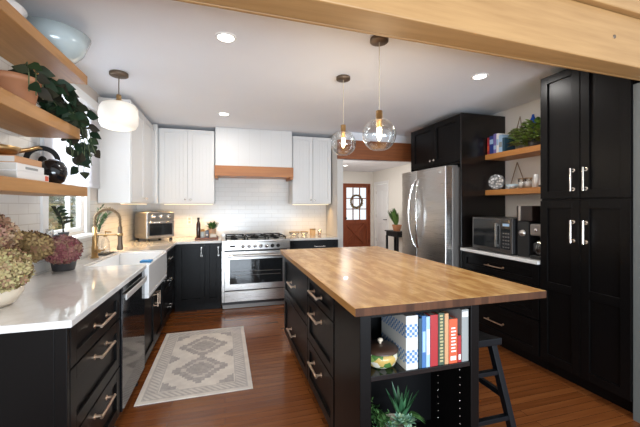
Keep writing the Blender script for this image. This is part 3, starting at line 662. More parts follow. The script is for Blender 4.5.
obj('shelf', MB().box(0.6265, 1.1595, IY0 + 0.006, 1.664, 0.582, 0.605), 'black_gloss', t, 0.002)
obj('bottom_shelf', MB().box(0.6265, 1.1595, IY0 + 0.004, 1.664, 0.09, 0.12).box(0.6265, 1.1595, IY0 + 0.03, 1.664, 0, 0.09), 'black_cab', t, 0.002)
pins = MB()
for y in (1.42, 1.60):
    for k in range(10): pins.lathe([(0.0005, -0.0025), (0.0035, -0.002), (0.0035, 0.0)], (1.160, y, 0.17 + 0.04 * k), 8, 'x')
obj('shelf_pin_hole', pins, 'nickel', t)
for a, b, rows in ((2.300, 3.250, ((0.505, 0.880, 0.69), (0.115, 0.495, 0.275))), (1.706, 2.290, ((0.735, 0.880, 0.805), (0.425, 0.725, 0.655), (0.115, 0.415, 0.330)))):
    for z0, z1, hz in rows:
        d = obj('drawer', shaker('-x', IX0, a, b, z0, z1, 0.055), 'black_cab', t, 0.0015)
        pull(d, '-x', IX0 - 0.02, (a + b) / 2 + 0.02, hz, 0.20, 'champagne', r=0.0082, proj=0.038)
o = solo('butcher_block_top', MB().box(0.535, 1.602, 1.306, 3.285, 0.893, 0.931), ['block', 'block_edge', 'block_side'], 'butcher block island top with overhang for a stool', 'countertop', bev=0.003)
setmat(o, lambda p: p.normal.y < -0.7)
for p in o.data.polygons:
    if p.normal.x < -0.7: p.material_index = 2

# stool under the overhang
t = thing('counter_stool', 'black wooden counter stool tucked under the island overhang', 'stool', (1.36, 1.69, 0))
seat = MB(); n = 10; top = []; bot = []
sa, sb, ya, yb_ = 1.228, 1.490, 1.478, 1.905
for i in range(n + 1):
    u = i / n; y = ya + (yb_ - ya) * u; z = 0.600 + 0.022 * (2 * u - 1) ** 2
    top.append((y, z + 0.012)); bot.append((y, z - 0.028))
seat.extr(top + bot[::-1], 'x', sa, sb)
obj('seat', seat, 'black_paint', t, 0.006)
feet = {}
for ix, (xa, xb) in enumerate(((1.262, 1.255), (1.452, 1.555))):
    for iy, (y0_, y1_) in enumerate(((1.515, 1.435), (1.868, 1.95))):
        obj('leg', MB().bar((xb, y1_, 0.0), (xa, y0_, 0.590), 0.034, 0.040, (0, 1, 0)), 'black_paint', t, 0.003)
        feet[ix, iy] = (Vector((xb, y1_, 0.0)), Vector((xa, y0_, 0.590)))
def onleg(k, z): a, b = feet[k]; return a + (b - a) * (z / 0.590)
for z in (0.20, 0.44):
    for iy in (0, 1): obj('rung', MB().bar(onleg((0, iy), z), onleg((1, iy), z), 0.030, 0.024), 'black_paint', t, 0.002)
for z in (0.31,):
    for ix in (0, 1): obj('side_rung', MB().bar(onleg((ix, 0), z), onleg((ix, 1), z), 0.024, 0.030), 'black_paint', t, 0.002)

# ------------------------------------------------------------------ rug
m = mat('rug_weave', (0.60, 0.55, 0.50), 0.95)
tc = nd(m, 'ShaderNodeTexCoord'); sp = nd(m, 'ShaderNodeSeparateXYZ'); lk(m, tc.outputs['Object'], sp.inputs[0])
def mth(op, a, b=None, c=None):
    n = nd(m, 'ShaderNodeMath', operation=op)
    for i, v in enumerate((a, b, c)):
        if v is None: continue
        if isinstance(v, (int, float)): n.inputs[i].default_value = v
        else: lk(m, v, n.inputs[i])
    return n.outputs[0]
ax = mth('ABSOLUTE', sp.outputs[0]); ay = mth('ABSOLUTE', sp.outputs[1])          # object origin is the rug's centre
hw_, hl_ = 0.40, 0.66
ex = mth('SUBTRACT', hw_, ax); ey = mth('SUBTRACT', hl_, ay); edge = mth('MINIMUM', ex, ey)
band = mth('MULTIPLY', mth('GREATER_THAN', edge, 0.045), mth('LESS_THAN', edge, 0.115))
line1 = mth('LESS_THAN', mth('ABSOLUTE', mth('SUBTRACT', edge, 0.040)), 0.006)
line2 = mth('LESS_THAN', mth('ABSOLUTE', mth('SUBTRACT', edge, 0.122)), 0.006)
stp = mth('GREATER_THAN', mth('SINE', mth('MULTIPLY', mth('ADD', sp.outputs[0], sp.outputs[1]), 150.0)), 0.1)
bandp = mth('MULTIPLY', band, mth('MULTIPLY_ADD', stp, 0.45, 0.2))
# two stepped diamonds in the field
dy = mth('ABSOLUTE', mth('SUBTRACT', ay, 0.235))
sx_ = mth('SNAP', ax, 0.022); sy_ = mth('SNAP', dy, 0.030)
dia = mth('ADD', mth('DIVIDE', sx_, 0.215), mth('DIVIDE', sy_, 0.235))
d_in = mth('MULTIPLY', mth('LESS_THAN', dia, 0.95), mth('SUBTRACT', 1.0, mth('MULTIPLY', mth('LESS_THAN', mth('ABSOLUTE', mth('SUBTRACT', dia, 0.55)), 0.07), 0.6)))
cor = mth('ADD', mth('SNAP', mth('SUBTRACT', ex, 0.125), 0.02), mth('SNAP', mth('SUBTRACT', ey, 0.125), 0.02))
cin = mth('MULTIPLY', mth('LESS_THAN', cor, 0.14), mth('GREATER_THAN', edge, 0.135))
midm = mth('MULTIPLY', mth('LESS_THAN', mth('ADD', mth('SNAP', ay, 0.02), mth('MULTIPLY', mth('SNAP', mth('SUBTRACT', ex, 0.13), 0.02), 1.0)), 0.075), mth('GREATER_THAN', ex, 0.13))
pat = mth('MINIMUM', mth('ADD', mth('ADD', mth('ADD', bandp, mth('MULTIPLY', mth('ADD', line1, line2), 0.5)), mth('MULTIPLY', d_in, 0.8)), mth('MULTIPLY', mth('ADD', cin, midm), 0.8)), 1.0)
wn = noise(m, coords(m), 22, 5, 0.75)
worn = mth('MULTIPLY', pat, mth('MULTIPLY_ADD', wn, 1.3, 0.15))
basec = ramp(m, noise(m, coords(m), 9, 4), [(0.35, (0.68, 0.62, 0.56)), (0.65, (0.80, 0.74, 0.67))])
setcol(m, mixc(m, worn, basec, (0.27, 0.24, 0.24)))
bump(m, noise(m, coords(m), 260, 2), 0.4, 0.003); M['rug'] = m
rg = MB().box(-0.598, 0.202, 2.50, 3.82, 0.001, 0.008)
o = solo('area_rug', rg, 'rug', 'faded cream and grey patterned rug on the floor before the sink', 'rug', bev=0.003, base=(-0.198, 3.16, 0.001))

# ------------------------------------------------------------------ lights
def recessed(label, x, y, power, nm='recessed_light'):
    t = thing(nm, label, 'light', (x, y, H - 0.006), 'recessed ceiling lights')
    obj('trim_ring', MB().lathe([(0.052, 0.002), (0.054, -0.001), (0.064, -0.001), (0.068, 0.003), (0.068, 0.0055)], (x, y, H - 0.006), 28), 'trim', t)
    obj('lens', MB().lathe([(0.0005, 0.002), (0.052, 0.002), (0.052, 0.005)], (x, y, H - 0.006), 28), 'lamp_disc', t)
    area_light('recessed_lamp', (x, y, H - 0.012), (0, 0, 0), 0.11, 0.11, power, (1.0, 0.965, 0.92), 'DISK')
recessed('recessed ceiling light nearest the beam, above the rug side', 0.006, 2.235, 9)
recessed('recessed ceiling light in front of the range hood', -0.012, 4.10, 7)
recessed('recessed ceiling light on the right, near the pantry and fridge', 2.085, 2.305, 9)
recessed('recessed ceiling light out in the hall beyond the opening', 3.15, 8.4, 16)
def pendant(label, x, y, zc, r, cord_mt):
    t = thing('globe_pendant_light', label, 'pendant light', (x, y, H), 'glass globe pendants over the island')
    obj('canopy', MB().lathe([(0.0005, 0), (0.055, 0), (0.060, -0.004), (0.060, -0.024), (0.056, -0.028), (0.0005, -0.028)], (x, y, H - 0.0005), 28), 'bronze', t)
    obj('cord', MB().tube([(x, y, H - 0.028), (x, y, zc + r + 0.051)], 0.0028, 8), 'cord', t)
    so = obj('socket', MB().lathe([(0.0005, r + 0.052), (0.019, r + 0.050), (0.022, r + 0.046), (0.022, r - 0.004), (0.026, r - 0.006), (0.026, r - 0.014), (0.017, r - 0.018), (0.016, r - 0.058), (0.0005, r - 0.06)], (x, y, zc), 20), 'brass', t)
    obj('bulb', MB().lathe([(0.011, r - 0.060), (0.012, r - 0.070), (0.018, r - 0.095), (0.018, r - 0.110), (0.011, r - 0.135), (0.0005, r - 0.146)], (x, y, zc), 16), 'bulb', t)
    prof = []
    for i in range(23):
        a = PI * (0.075 + (0.86 - 0.075) * i / 22); prof.append((r * math.sin(a), r * math.cos(a)))
    obj('globe', MB().lathe(prof, (x, y, zc), 40), 'glass', t)
    l = bpy.data.lights.new('pendant_bulb_lamp', 'POINT'); l.energy = 5; l.color = (1, 0.8, 0.55); l.shadow_soft_size = 0.03
    lo = bpy.data.objects.new('pendant_bulb_lamp', l); COL.objects.link(lo); lo.location = (x, y, zc - 0.055)
M['cord'] = mat('gold_cord', (0.55, 0.47, 0.34), 0.5)
pendant('clear glass globe pendant over the far end of the island', 0.972, 2.64, 1.905, 0.108, 'cord')
pendant('clear glass globe pendant over the near end of the island, closest to the beam', 0.975, 1.965, 1.838, 0.109, 'cord')
t = thing('drum_pendant_light', 'white opal glass drum pendant hanging over the sink', 'pendant light', (-0.845, 3.075, H))
px_, py_ = -0.845, 3.075
obj('canopy', MB().lathe([(0.0005, 0), (0.066, 0), (0.070, -0.004), (0.070, -0.024), (0.066, -0.028), (0.0005, -0.028)], (px_, py_, H - 0.0005), 28), 'bronze', t)
obj('rod', MB().tube([(px_, py_, H - 0.028), (px_, py_, 2.27)], 0.004, 8), 'bronze', t)
obj('socket_cap', MB().lathe([(0.0005, 0.05), (0.016, 0.048), (0.020, 0.03), (0.020, 0.0), (0.045, -0.006), (0.045, -0.016), (0.0005, -0.018)], (px_, py_, 2.243), 20), 'brass', t)
obj('glass_shade', MB().lathe([(0.045, 0.222), (0.09, 0.221), (0.122, 0.208), (0.140, 0.175), (0.146, 0.110), (0.142, 0.055), (0.124, 0.020), (0.09, 0.004), (0.0005, 0.0)], (px_, py_, 2.0), 40), 'opal', t)
l = bpy.data.lights.new('drum_lamp', 'POINT'); l.energy = 2.5; l.color = (1, 0.88, 0.7); l.shadow_soft_size = 0.16
lo = bpy.data.objects.new('drum_lamp', l); COL.objects.link(lo); lo.location = (px_, py_, 1.95)

# ------------------------------------------------------------------ faucet and sink things
fx, fy = -1.100, 3.32
t = thing('kitchen_faucet', 'brass spring-neck pull-down faucet behind the farmhouse sink', 'faucet', (fx, fy, 0.915))
obj('base', MB().lathe([(0.0005, 0), (0.032, 0), (0.032, 0.008), (0.024, 0.014), (0.024, 0.10), (0.019, 0.106), (0.019, 0.27), (0.0005, 0.272)], (fx, fy, 0.9152), 24), 'brass', t)
obj('lever', MB().tube([(fx, fy, 0.975), (fx + 0.05, fy - 0.05, 0.978)], 0.016, 12).tube([(fx + 0.05, fy - 0.05, 0.978), (fx + 0.11, fy - 0.11, 0.995)], 0.006, 8), 'brass', t)
arc = [(fx, fy, 1.18)]
for i in range(13):
    a = PI - PI * i / 12; arc.append((fx + 0.10 + 0.10 * math.cos(a), fy - 0.01 * i / 12, 1.245 + 0.10 * math.sin(a)))
arc.append((fx + 0.20, fy - 0.01, 1.17))
obj('hose', MB().tube(arc, 0.008, 10), 'bronze', t)
# spring coil around the hose
def along(pts, s):
    L = [0]
    for i in range(1, len(pts)): L.append(L[-1] + (Vector(pts[i]) - Vector(pts[i - 1])).length)
    d = s * L[-1]
    for i in range(1, len(pts)):
        if d <= L[i] or i == len(pts) - 1:
            q = (d - L[i - 1]) / max(1e-6, L[i] - L[i - 1]); a, b = Vector(pts[i - 1]), Vector(pts[i]); return a + (b - a) * q, (b - a).normalized()
coil = []
for k in range(34 * 8 + 1):
    p, tg = along(arc, k / (34 * 8)); n1 = Vector((0, 1, 0)); n2 = tg.cross(n1).normalized(); a = 2 * PI * k / 8
    coil.append(p + (n1 * math.cos(a) + n2 * math.sin(a)) * 0.0145)
obj('spring', MB().tube(coil, 0.0028, 5), mat('dark_brass', (0.30, 0.21, 0.12), 0.35, 1.0), t)
obj('spray_head', MB().lathe([(0.0005, 0), (0.024, 0), (0.026, 0.01), (0.022, 0.03), (0.018, 0.05), (0.018, 0.20), (0.012, 0.21), (0.0005, 0.212)], (fx + 0.20, fy - 0.01, 0.98), 20), 'bronze', t)
obj('support_arm', MB().tube([(fx, fy, 1.115), (fx + 0.18, fy - 0.01, 1.115)], 0.007, 10).lathe([(0.023, -0.012), (0.025, -0.012), (0.025, 0.012), (0.023, 0.012)], (fx + 0.20, fy - 0.01, 1.115), 20), 'brass', t)
solo('soap_tray', MB().box(-1.145, -1.045, 3.46, 3.66, 0.9153, 0.924), 'grey_pot', 'flat dark tray behind the faucet, under the clear soap bottle', 'tray', bev=0.003)
t = thing('soap_bottle', 'clear glass bottle with brass pump standing behind the faucet', 'bottle', (-1.095, 3.57, 0.9245))
obj('bottle_body', MB().lathe([(0.0005, 0), (0.034, 0), (0.036, 0.006), (0.036, 0.10), (0.028, 0.125), (0.013, 0.14), (0.013, 0.155)], (-1.095, 3.57, 0.9245), 24), 'glass', t)
obj('pump', MB().lathe([(0.0005, 0), (0.015, 0), (0.015, 0.018), (0.005, 0.022), (0.005, 0.05), (0.0005, 0.051)], (-1.095, 3.57, 1.079), 14).tube([(-1.095, 3.57, 1.125), (-1.04, 3.55, 1.122)], 0.006, 8), 'brass', t)
t = thing('stem_vase', 'clear glass vase of slim leafy green stems by the window', 'vase', (-1.13, 3.60, 0.915))
t.location = (-1.145, 3.47, 0.915); LOC[t.name] = Vector((-1.145, 3.47, 0.915)); vx, vy = -1.145, 3.47
obj('vessel', MB().lathe([(0.0005, 0), (0.032, 0), (0.034, 0.01), (0.030, 0.12), (0.022, 0.20), (0.026, 0.24)], (vx, vy, 0.9153), 24), 'glass', t)
st = MB(); lf = MB()
for i in range(7):
    a = random.uniform(-1.9, 1.3); tp = Vector((vx + 0.05 + 0.05 * math.cos(a), vy + 0.03 + 0.06 * math.sin(a), 1.30 + random.uniform(-0.04, 0.12)))
    if tp.x < -1.145: tp.x = -1.14
    b = Vector((vx, vy, 0.93)); mid = (b + tp) / 2 + Vector((-0.015, 0, 0.06)); pts = [b, b.lerp(mid, 0.6), mid, mid.lerp(tp, 0.6), tp]
    st.tube(pts, 0.0022, 5)
    for k in range(9):
        p, tg = along(pts, 0.55 + 0.05 * k); aa = random.uniform(0, 2 * PI)
        lf.leaf(p, (0.5 * math.cos(aa) + 0.25, 0.5 * math.sin(aa), 0.7), (0, 0, 1), 0.075, 0.016, n=3)
obj('stems', st, 'stem', t); obj('leaves', lf, 'eucalyptus', t)
solo('dish_sponge', MB().box(-0.668, -0.582, 2.97, 3.05, 0.9056, 0.922), mat('blue_sponge', (0.03, 0.16, 0.33), 0.9), 'small blue sponge on the front rim of the white sink', 'sponge', bev=0.005)

# ------------------------------------------------------------------ toaster oven (turned into the corner)
t = thing('toaster_oven', 'stainless countertop toaster oven turned diagonally in the corner', 'oven', (-0.914, 4.858, 0.915))
t.rotation_euler = (0, 0, math.radians(36))
TW, TD, TH = 0.180, 0.185, 0.375
obj('housing', MB().box(-TW, TW, -TD + 0.02, TD, 0.028, TH), mat('satin_grey_metal', (0.36, 0.33, 0.29), 0.5, 0.6), t, 0.014, True)
obj('control_panel', MB().box(-TW, TW, -TD, -TD + 0.019, TH - 0.105, TH - 0.004), 'steel', t, 0.004, True)
for i in range(3):
    obj('knob', MB().lathe([(0.026, 0), (0.024, -0.022), (0.0005, -0.024)], (-0.10 + i * 0.10, -TD - 0.0005, TH - 0.055), 18, 'y'), 'chrome', t, 0, True)
d = obj('door', MB().box(-TW, TW, -TD + 0.002, -TD + 0.019, 0.045, TH - 0.110), 'steel', t, 0.004, True)
obj('glass_window', MB().box(-TW + 0.03, TW - 0.03, -TD - 0.001, -TD + 0.003, 0.075, TH - 0.150), 'oven_glass', d, 0, True)
obj('handle', MB().tube([(-TW + 0.03, -TD + 0.004, TH - 0.13), (-TW + 0.03, -TD - 0.035, TH - 0.13), (TW - 0.03, -TD - 0.035, TH - 0.13), (TW - 0.03, -TD + 0.004, TH - 0.13)], 0.009, 10), 'chrome', d, 0, True)
vn = MB()
for i in range(7): vn.box(-TW - 0.0015, -TW + 0.001, -0.09 + i * 0.03, -0.082 + i * 0.03, 0.09, TH - 0.06)
obj('side_vent', vn, 'steel_dark', t, 0, True)
for sx in (-1, 1):
    for sy in (-1, 1): obj('foot', MB().lathe([(0.0005, 0), (0.020, 0), (0.018, 0.0285)], (sx * (TW - 0.03), sy * (TD - 0.035), 0.0003), 12), 'black_plastic', t, 0, True)

# ------------------------------------------------------------------ tray of bits left of the range
tx, ty = -0.235, 4.78
t = thing('serving_tray', 'dark reddish wooden tray of bottles and a plant left of the range', 'tray', (tx, ty, 0.9153))
obj('board', MB().box(tx - 0.155, tx + 0.145, ty - 0.10, ty + 0.10, 0.9153, 0.9253), 'board', t, 0.003)
obj('rim', MB().box(tx - 0.155, tx + 0.145, ty - 0.10, ty - 0.09, 0.9255, 0.942).box(tx - 0.155, tx + 0.145, ty + 0.09, ty + 0.10, 0.9255, 0.942)
    .box(tx - 0.155, tx - 0.145, ty - 0.09, ty + 0.09, 0.9255, 0.942).box(tx + 0.135, tx + 0.145, ty - 0.09, ty + 0.09, 0.9255, 0.942), 'board', t, 0.002)
t = thing('oil_bottle', 'tall dark brown bottle at the left end of the serving tray', 'bottle', (tx - 0.115, ty, 0.9256))
obj('bottle_body', MB().lathe([(0.0005, 0), (0.026, 0), (0.028, 0.006), (0.028, 0.19), (0.024, 0.21), (0.014, 0.235), (0.014, 0.255)], (tx - 0.115, ty, 0.9256), 20), mat('dark_amber_glass', (0.03, 0.010, 0.006), 0.1), t)
obj('cap', MB().lathe([(0.017, 0), (0.017, 0.03), (0.0005, 0.031)], (tx - 0.115, ty, 1.181), 16), 'black_plastic', t)
t = thing('spice_jar', 'small jar with an amber lid next to the dark bottle on the tray', 'jar', (tx - 0.058, ty - 0.03, 0.9256))
obj('jar_body', MB().lathe([(0.0005, 0), (0.026, 0), (0.028, 0.004), (0.028, 0.085), (0.022, 0.095)], (tx - 0.058, ty - 0.03, 0.9256), 20), mat('pale_blue_label', (0.45, 0.50, 0.52), 0.4), t)
obj('lid', MB().lathe([(0.026, 0), (0.026, 0.03), (0.0005, 0.032)], (tx - 0.058, ty - 0.03, 1.0215), 20), mat('amber_lid', (0.52, 0.24, 0.05), 0.35), t)
t = thing('salt_cellar', 'small grey jar with white emblem at the front of the tray', 'jar', (tx + 0.0, ty - 0.05, 0.9256))
obj('jar_body', MB().lathe([(0.0005, 0), (0.024, 0), (0.025, 0.10), (0.020, 0.115), (0.0005, 0.117)], (tx, ty - 0.05, 0.9256), 20), mat('slate_grey_glaze', (0.16, 0.19, 0.25), 0.4), t)
obj('emblem', MB().lathe([(0.0005, -0.0265), (0.013, -0.0262), (0.013, -0.02)], (tx, ty - 0.05, 0.978), 16, 'y'), 'ceramic', t)
t = thing('butter_dish', 'cream covered butter dish on the right of the tray', 'dish', (tx + 0.08, ty - 0.04, 0.9256))
obj('dish_base', MB().box(tx + 0.03, tx + 0.13, ty - 0.085, ty - 0.005, 0.9256, 0.938), 'cream_ceramic', t, 0.004)
obj('lid', MB().box(tx + 0.036, tx + 0.124, ty - 0.078, ty - 0.012, 0.9385, 0.992), 'cream_ceramic', t, 0.010)
t = thing('potted_herb', 'leafy herb in a terracotta pot at the back of the tray', 'plant', (tx + 0.06, ty + 0.045, 0.9256))
pot(t, (tx + 0.06, ty + 0.045, 0.9256), 0.042, 0.058, 0.125, mat('pale_terracotta', (0.58, 0.36, 0.22), 0.6))
mb = MB()
for i in range(110):
    a = random.uniform(0, 2 * PI); u = random.uniform(0.1, 1.2)
    mb.leaf((tx + 0.06 + 0.03 * math.cos(a), ty + 0.045 + 0.02 * math.sin(a), 1.04 + random.uniform(0, 0.05)), (math.cos(a) * u, math.sin(a) * u * 0.6, 0.9), (0, 0, 1), random.uniform(0.06, 0.135), 0.017, n=3)
obj('leaves', mb, 'leaf_mid', t)

# right of range: glass dishes
def gbowl(nm, label, c, r, h, mt, cat, grp=None, rim=None):
    t = thing(nm, label, cat, c, grp)
    obj('bowl', MB().lathe([(0.0005, 0.0), (r * 0.55, 0.0), (r * 0.8, h * 0.35), (r, h), (r - 0.004, h), (r * 0.76, h * 0.4), (r * 0.5, 0.006), (0.0005, 0.006)], c, 28), mt, t)
    if rim: obj('rim', MB().lathe([(r - 0.006, h - 0.001), (r + 0.002, h - 0.001), (r + 0.002, h + 0.004), (r - 0.006, h + 0.004), (r - 0.006, h - 0.001)], c, 28), rim, t)
gbowl('glass_bowl', 'shallow gold-rimmed glass bowl right of the range, nearest the stove', (1.02, 4.93, 0.9153), 0.085, 0.055, 'glass', 'bowl', 'gold-rimmed glassware right of the range', 'brass')
gbowl('glass_bowl', 'shallow gold-rimmed glass bowl right of the range, beside the candle jar', (1.18, 4.96, 0.9153), 0.065, 0.055, 'glass', 'bowl', 'gold-rimmed glassware right of the range', 'brass')
t = thing('candle_jar', 'amber candle jar with brass lid right of the range', 'candle', (1.30, 4.90, 0.9153))
obj('jar', MB().lathe([(0.0005, 0), (0.042, 0), (0.044, 0.005), (0.044, 0.09), (0.041, 0.09), (0.041, 0.05), (0.0005, 0.05)], (1.30, 4.90, 0.9153), 24), mat('honey_wax', (0.62, 0.40, 0.20), 0.35), t)
obj('lid', MB().lathe([(0.046, 0), (0.046, 0.012), (0.0005, 0.014)], (1.30, 4.90, 1.0057), 24), 'brass', t)
t = thing('glass_tumbler', 'small clear tumbler with pink contents at the right end of the counter', 'glass', (1.40, 4.86, 0.9153))
obj('tumbler', MB().lathe([(0.0005, 0), (0.028, 0), (0.032, 0.085), (0.030, 0.085), (0.026, 0.004), (0.0005, 0.004)], (1.40, 4.86, 0.9153), 20), 'glass', t)
obj('contents', MB().lathe([(0.0005, 0.006), (0.0245, 0.006), (0.026, 0.045), (0.0005, 0.045)], (1.40, 4.86, 0.9153), 20), mat('rose_wax', (0.55, 0.27, 0.20), 0.5), t)

# wall outlets
for x, lab in ((-0.50, 'white wall outlet on the tiles above the counter, left of the tray'),):
    t = thing('wall_outlet', lab, 'outlet', (x, YB - 0.009, 1.14))
    obj('plate', MB().box(x - 0.036, x + 0.036, YB - 0.014, YB - 0.0085, 1.10, 1.215), 'trim', t, 0.002)
    obj('socket', MB().box(x - 0.015, x + 0.015, YB - 0.0165, YB - 0.0142, 1.115, 1.150).box(x - 0.015, x + 0.015, YB - 0.0165, YB - 0.0142, 1.165, 1.20), 'cream_ceramic', t)

# ------------------------------------------------------------------ plants and pots by the window
def hydr(t, c, r, mt, nflor=420, sz=0.8):
    mb = MB()
    for i in range(nflor):
        u = 1 - 2 * (i + 0.5) / nflor; a = i * 2.39996; q = math.sqrt(1 - u * u)
        nrm = Vector((q * math.cos(a), q * math.sin(a), u)); rr = r * random.uniform(0.86, 1.06)
        p = Vector(c) + Vector((nrm.x * rr, nrm.y * rr, nrm.z * rr * sz))
        nrm = (nrm + Vector((random.uniform(-.4, .4), random.uniform(-.4, .4), random.uniform(-.4, .4)))).normalized()
        X = nrm.cross(Vector((0.3, 0.2, 1))).normalized(); Y = nrm.cross(X); ro = random.uniform(0, PI)
        L = r * random.uniform(0.13, 0.21)
        vs = [p]; fs = []
        for k in range(4):
            aa = ro + k * PI / 2
            for da, l, up in ((-0.5, 0.8, 0.18), (0, 1.15, 0.35), (0.5, 0.8, 0.18)):
                vs.append(p + (X * math.cos(aa + da) + Y * math.sin(aa + da)) * L * l + nrm * L * up)
            b = 1 + k * 3; fs += [(0, b, b + 1), (0, b + 1, b + 2)]
        mb.add(vs, fs)
    mb2 = MB().sphere(c, r * 0.80, 14, 9, sz)
    h = obj('flower_head', mb, mt, t)
    obj('flower_core', mb2, mt, h)
def vase_hyd():
    c = (-1.005, 1.84, 0.9153)
    t = thing('hydrangea_vase', 'round cream vase of dried tan and green hydrangeas at the counter end', 'flowers', c)
    obj('vessel', MB().lathe([(0.0005, 0), (0.055, 0), (0.075, 0.015), (0.100, 0.055), (0.104, 0.09), (0.085, 0.135), (0.065, 0.150), (0.060, 0.150), (0.080, 0.13), (0.098, 0.09), (0.0005, 0.08)], c, 32), 'cream_ceramic', t)
    sm = MB()
    for p in ((-1.01, 1.78, 1.20), (-0.97, 1.90, 1.14), (-0.93, 1.735, 1.06)): sm.tube([(-1.005, 1.84, 1.0), p], 0.004, 6)
    obj('stems', sm, 'stem', t)
    hydr(t, (-1.020, 1.80, 1.225), 0.112, 'hyd_tan', 640, 0.95)
    hydr(t, (-0.965, 2.00, 1.160), 0.105, 'hyd_olive', 560, 0.70)
    hydr(t, (-0.925, 1.735, 1.095), 0.100, 'hyd_green', 600, 0.86)
vase_hyd()
c = (-1.100, 2.745, 0.9153)
t = thing('red_hydrangea_pot', 'dusty red hydrangea bloom in a charcoal pot under the window', 'flowers', c)
pot(t, c, 0.066, 0.080, 0.10, 'grey_pot')
obj('stems', MB().tube([(c[0], c[1], 1.0), (c[0] + 0.01, c[1] - 0.03, 1.07)], 0.005, 6), 'stem', t)
hydr(t, (-1.072, 2.655, 1.070), 0.106, 'hyd_red', 560, 0.85)
c = (-1.15, 2.865, 1.1305)
t = thing('zz_plant', 'small dark-leaved houseplant on the window sill', 'plant', c)
pot(t, c, 0.026, 0.034, 0.045, 'grey_pot')
mb = MB(); ms = MB(); pts = [Vector((c[0], c[1], 1.16)), Vector((c[0] + 0.005, c[1] - 0.02, 1.22)), Vector((c[0] + 0.015, c[1] - 0.08, 1.29)), Vector((c[0] + 0.02, c[1] - 0.16, 1.345))]
ms.tube(pts, 0.005, 7); ms.tube([pts[1], (c[0] + 0.02, c[1] + 0.03, 1.29)], 0.004, 6)
for k in range(5):
    p, tg = along(pts, 0.35 + 0.16 * k)
    for s in (1, -1): mb.leaf(p, (0.25 * s + 0.2, 0.7 * s, 0.5), (0.6, -0.8, 0.2), 0.075, 0.027, n=4)
for k in range(4): mb.leaf((c[0] + 0.02, c[1] + 0.025, 1.25 + 0.012 * k), (0.3, (-1) ** k * 0.8, 0.35), (0.5, -0.6, 0.5), 0.06, 0.022, n=4)
obj('stem', ms, 'leaf_dark', t); obj('leaves', mb, 'leaf_dark', t)
solo('sill_stone', MB().sphere((-1.145, 2.755, 1.151), 0.024, 18, 10, 0.85), 'grey_pot', 'dark rounded stone on the window sill left of the plant', 'stone')
t = thing('sill_jar', 'narrow clear glass jar at the left end of the window sill', 'jar', (-1.15, 2.665, 1.1305))
obj('jar_body', MB().lathe([(0.0005, 0), (0.022, 0), (0.022, 0.08), (0.020, 0.08), (0.019, 0.004), (0.0005, 0.004)], (-1.15, 2.665, 1.1305), 18), 'glass', t)

# ------------------------------------------------------------------ on the left shelves
c = (-0.985, 2.335, 2.2535)
gbowl('glass_serving_bowl', 'large pale blue-grey glossy bowl on the highest window-wall shelf', c, 0.185, 0.150, 'bowl_glaze', 'bowl')
t = thing('white_platter', 'white shallow bowl on the highest window-wall shelf, nearest the camera', 'bowl', (-1.065, 1.87, 2.2535))
obj('bowl', MB().lathe([(0.0005, 0), (0.08, 0), (0.12, 0.015), (0.155, 0.050), (0.150, 0.052), (0.115, 0.020), (0.08, 0.006), (0.0005, 0.006)], (-1.065, 1.87, 2.2535), 36), 'ceramic', t)
# terracotta trough lying along the shelf, with the trailing plant
c = (-1.0, 1.98, 1.8685)
t = thing('trailing_plant', 'dark-leaved trailing houseplant in a terracotta pot on the middle shelf', 'plant', c)
obj('pot', MB().lathe([(0.0005, 0), (0.075, 0), (0.078, 0.006), (0.095, 0.105), (0.102, 0.105), (0.102, 0.135), (0.093, 0.135), (0.088, 0.11), (0.0005, 0.11)], c, 32), 'terracotta', t)
vines = MB(); lv = MB()
def vine(pts, nl, L=0.075):
    pts = [Vector(p) for p in pts]; vines.tube(pts, 0.0028, 5)
    for k in range(nl):
        p, tg = along(pts, (k + 0.5) / nl); a = random.uniform(0, 2 * PI)
        d = Vector((0.8 * math.cos(a) + 0.35, 0.8 * math.sin(a), random.uniform(-0.5, 0.35)))
        lv.leaf(p, d, (0.5 + random.uniform(-.4, .4), -0.8, random.uniform(-.3, .5)), L * random.uniform(0.8, 1.2), L * 0.80, 0.15, 0.35, 4)
for i in range(9):
    a = -0.4 + i * 0.22; x_ = -1.06 + 0.026 * i
    vine([(c[0], c[1] + 0.05, 2.0), (x_, 2.12, 2.06 - 0.004 * i), (x_ + 0.01, 2.25, 1.99 + random.uniform(-.03, .03)), (x_ + 0.02, 2.40, 1.93 + random.uniform(-.03, .03))], 11, 0.082)
for i in range(8):
    x_ = -1.015 + 0.020 * i; zb = (1.74, 1.66, 1.70, 1.60, 1.67, 1.57, 1.64, 1.72)[i]
    vine([(x_, 2.30, 1.93), (x_ + 0.01, 2.46, 1.93), (x_ + 0.01, 2.515, 1.87), (x_ + 0.02, 2.53, 1.78), (x_ + 0.02 + random.uniform(-.02, .03), 2.53, zb)], 10, 0.068)
for i in range(3):
    vine([(c[0], c[1], 2.0), (-0.91 + 0.01 * i, 1.90 + 0.05 * i, 2.06), (-0.875, 1.84 + 0.06 * i, 1.98), (-0.870, 1.83 + 0.06 * i, 1.90)], 5, 0.07)
obj('vine', vines, 'stem', t); obj('leaves', lv, 'leaf_dark', t)
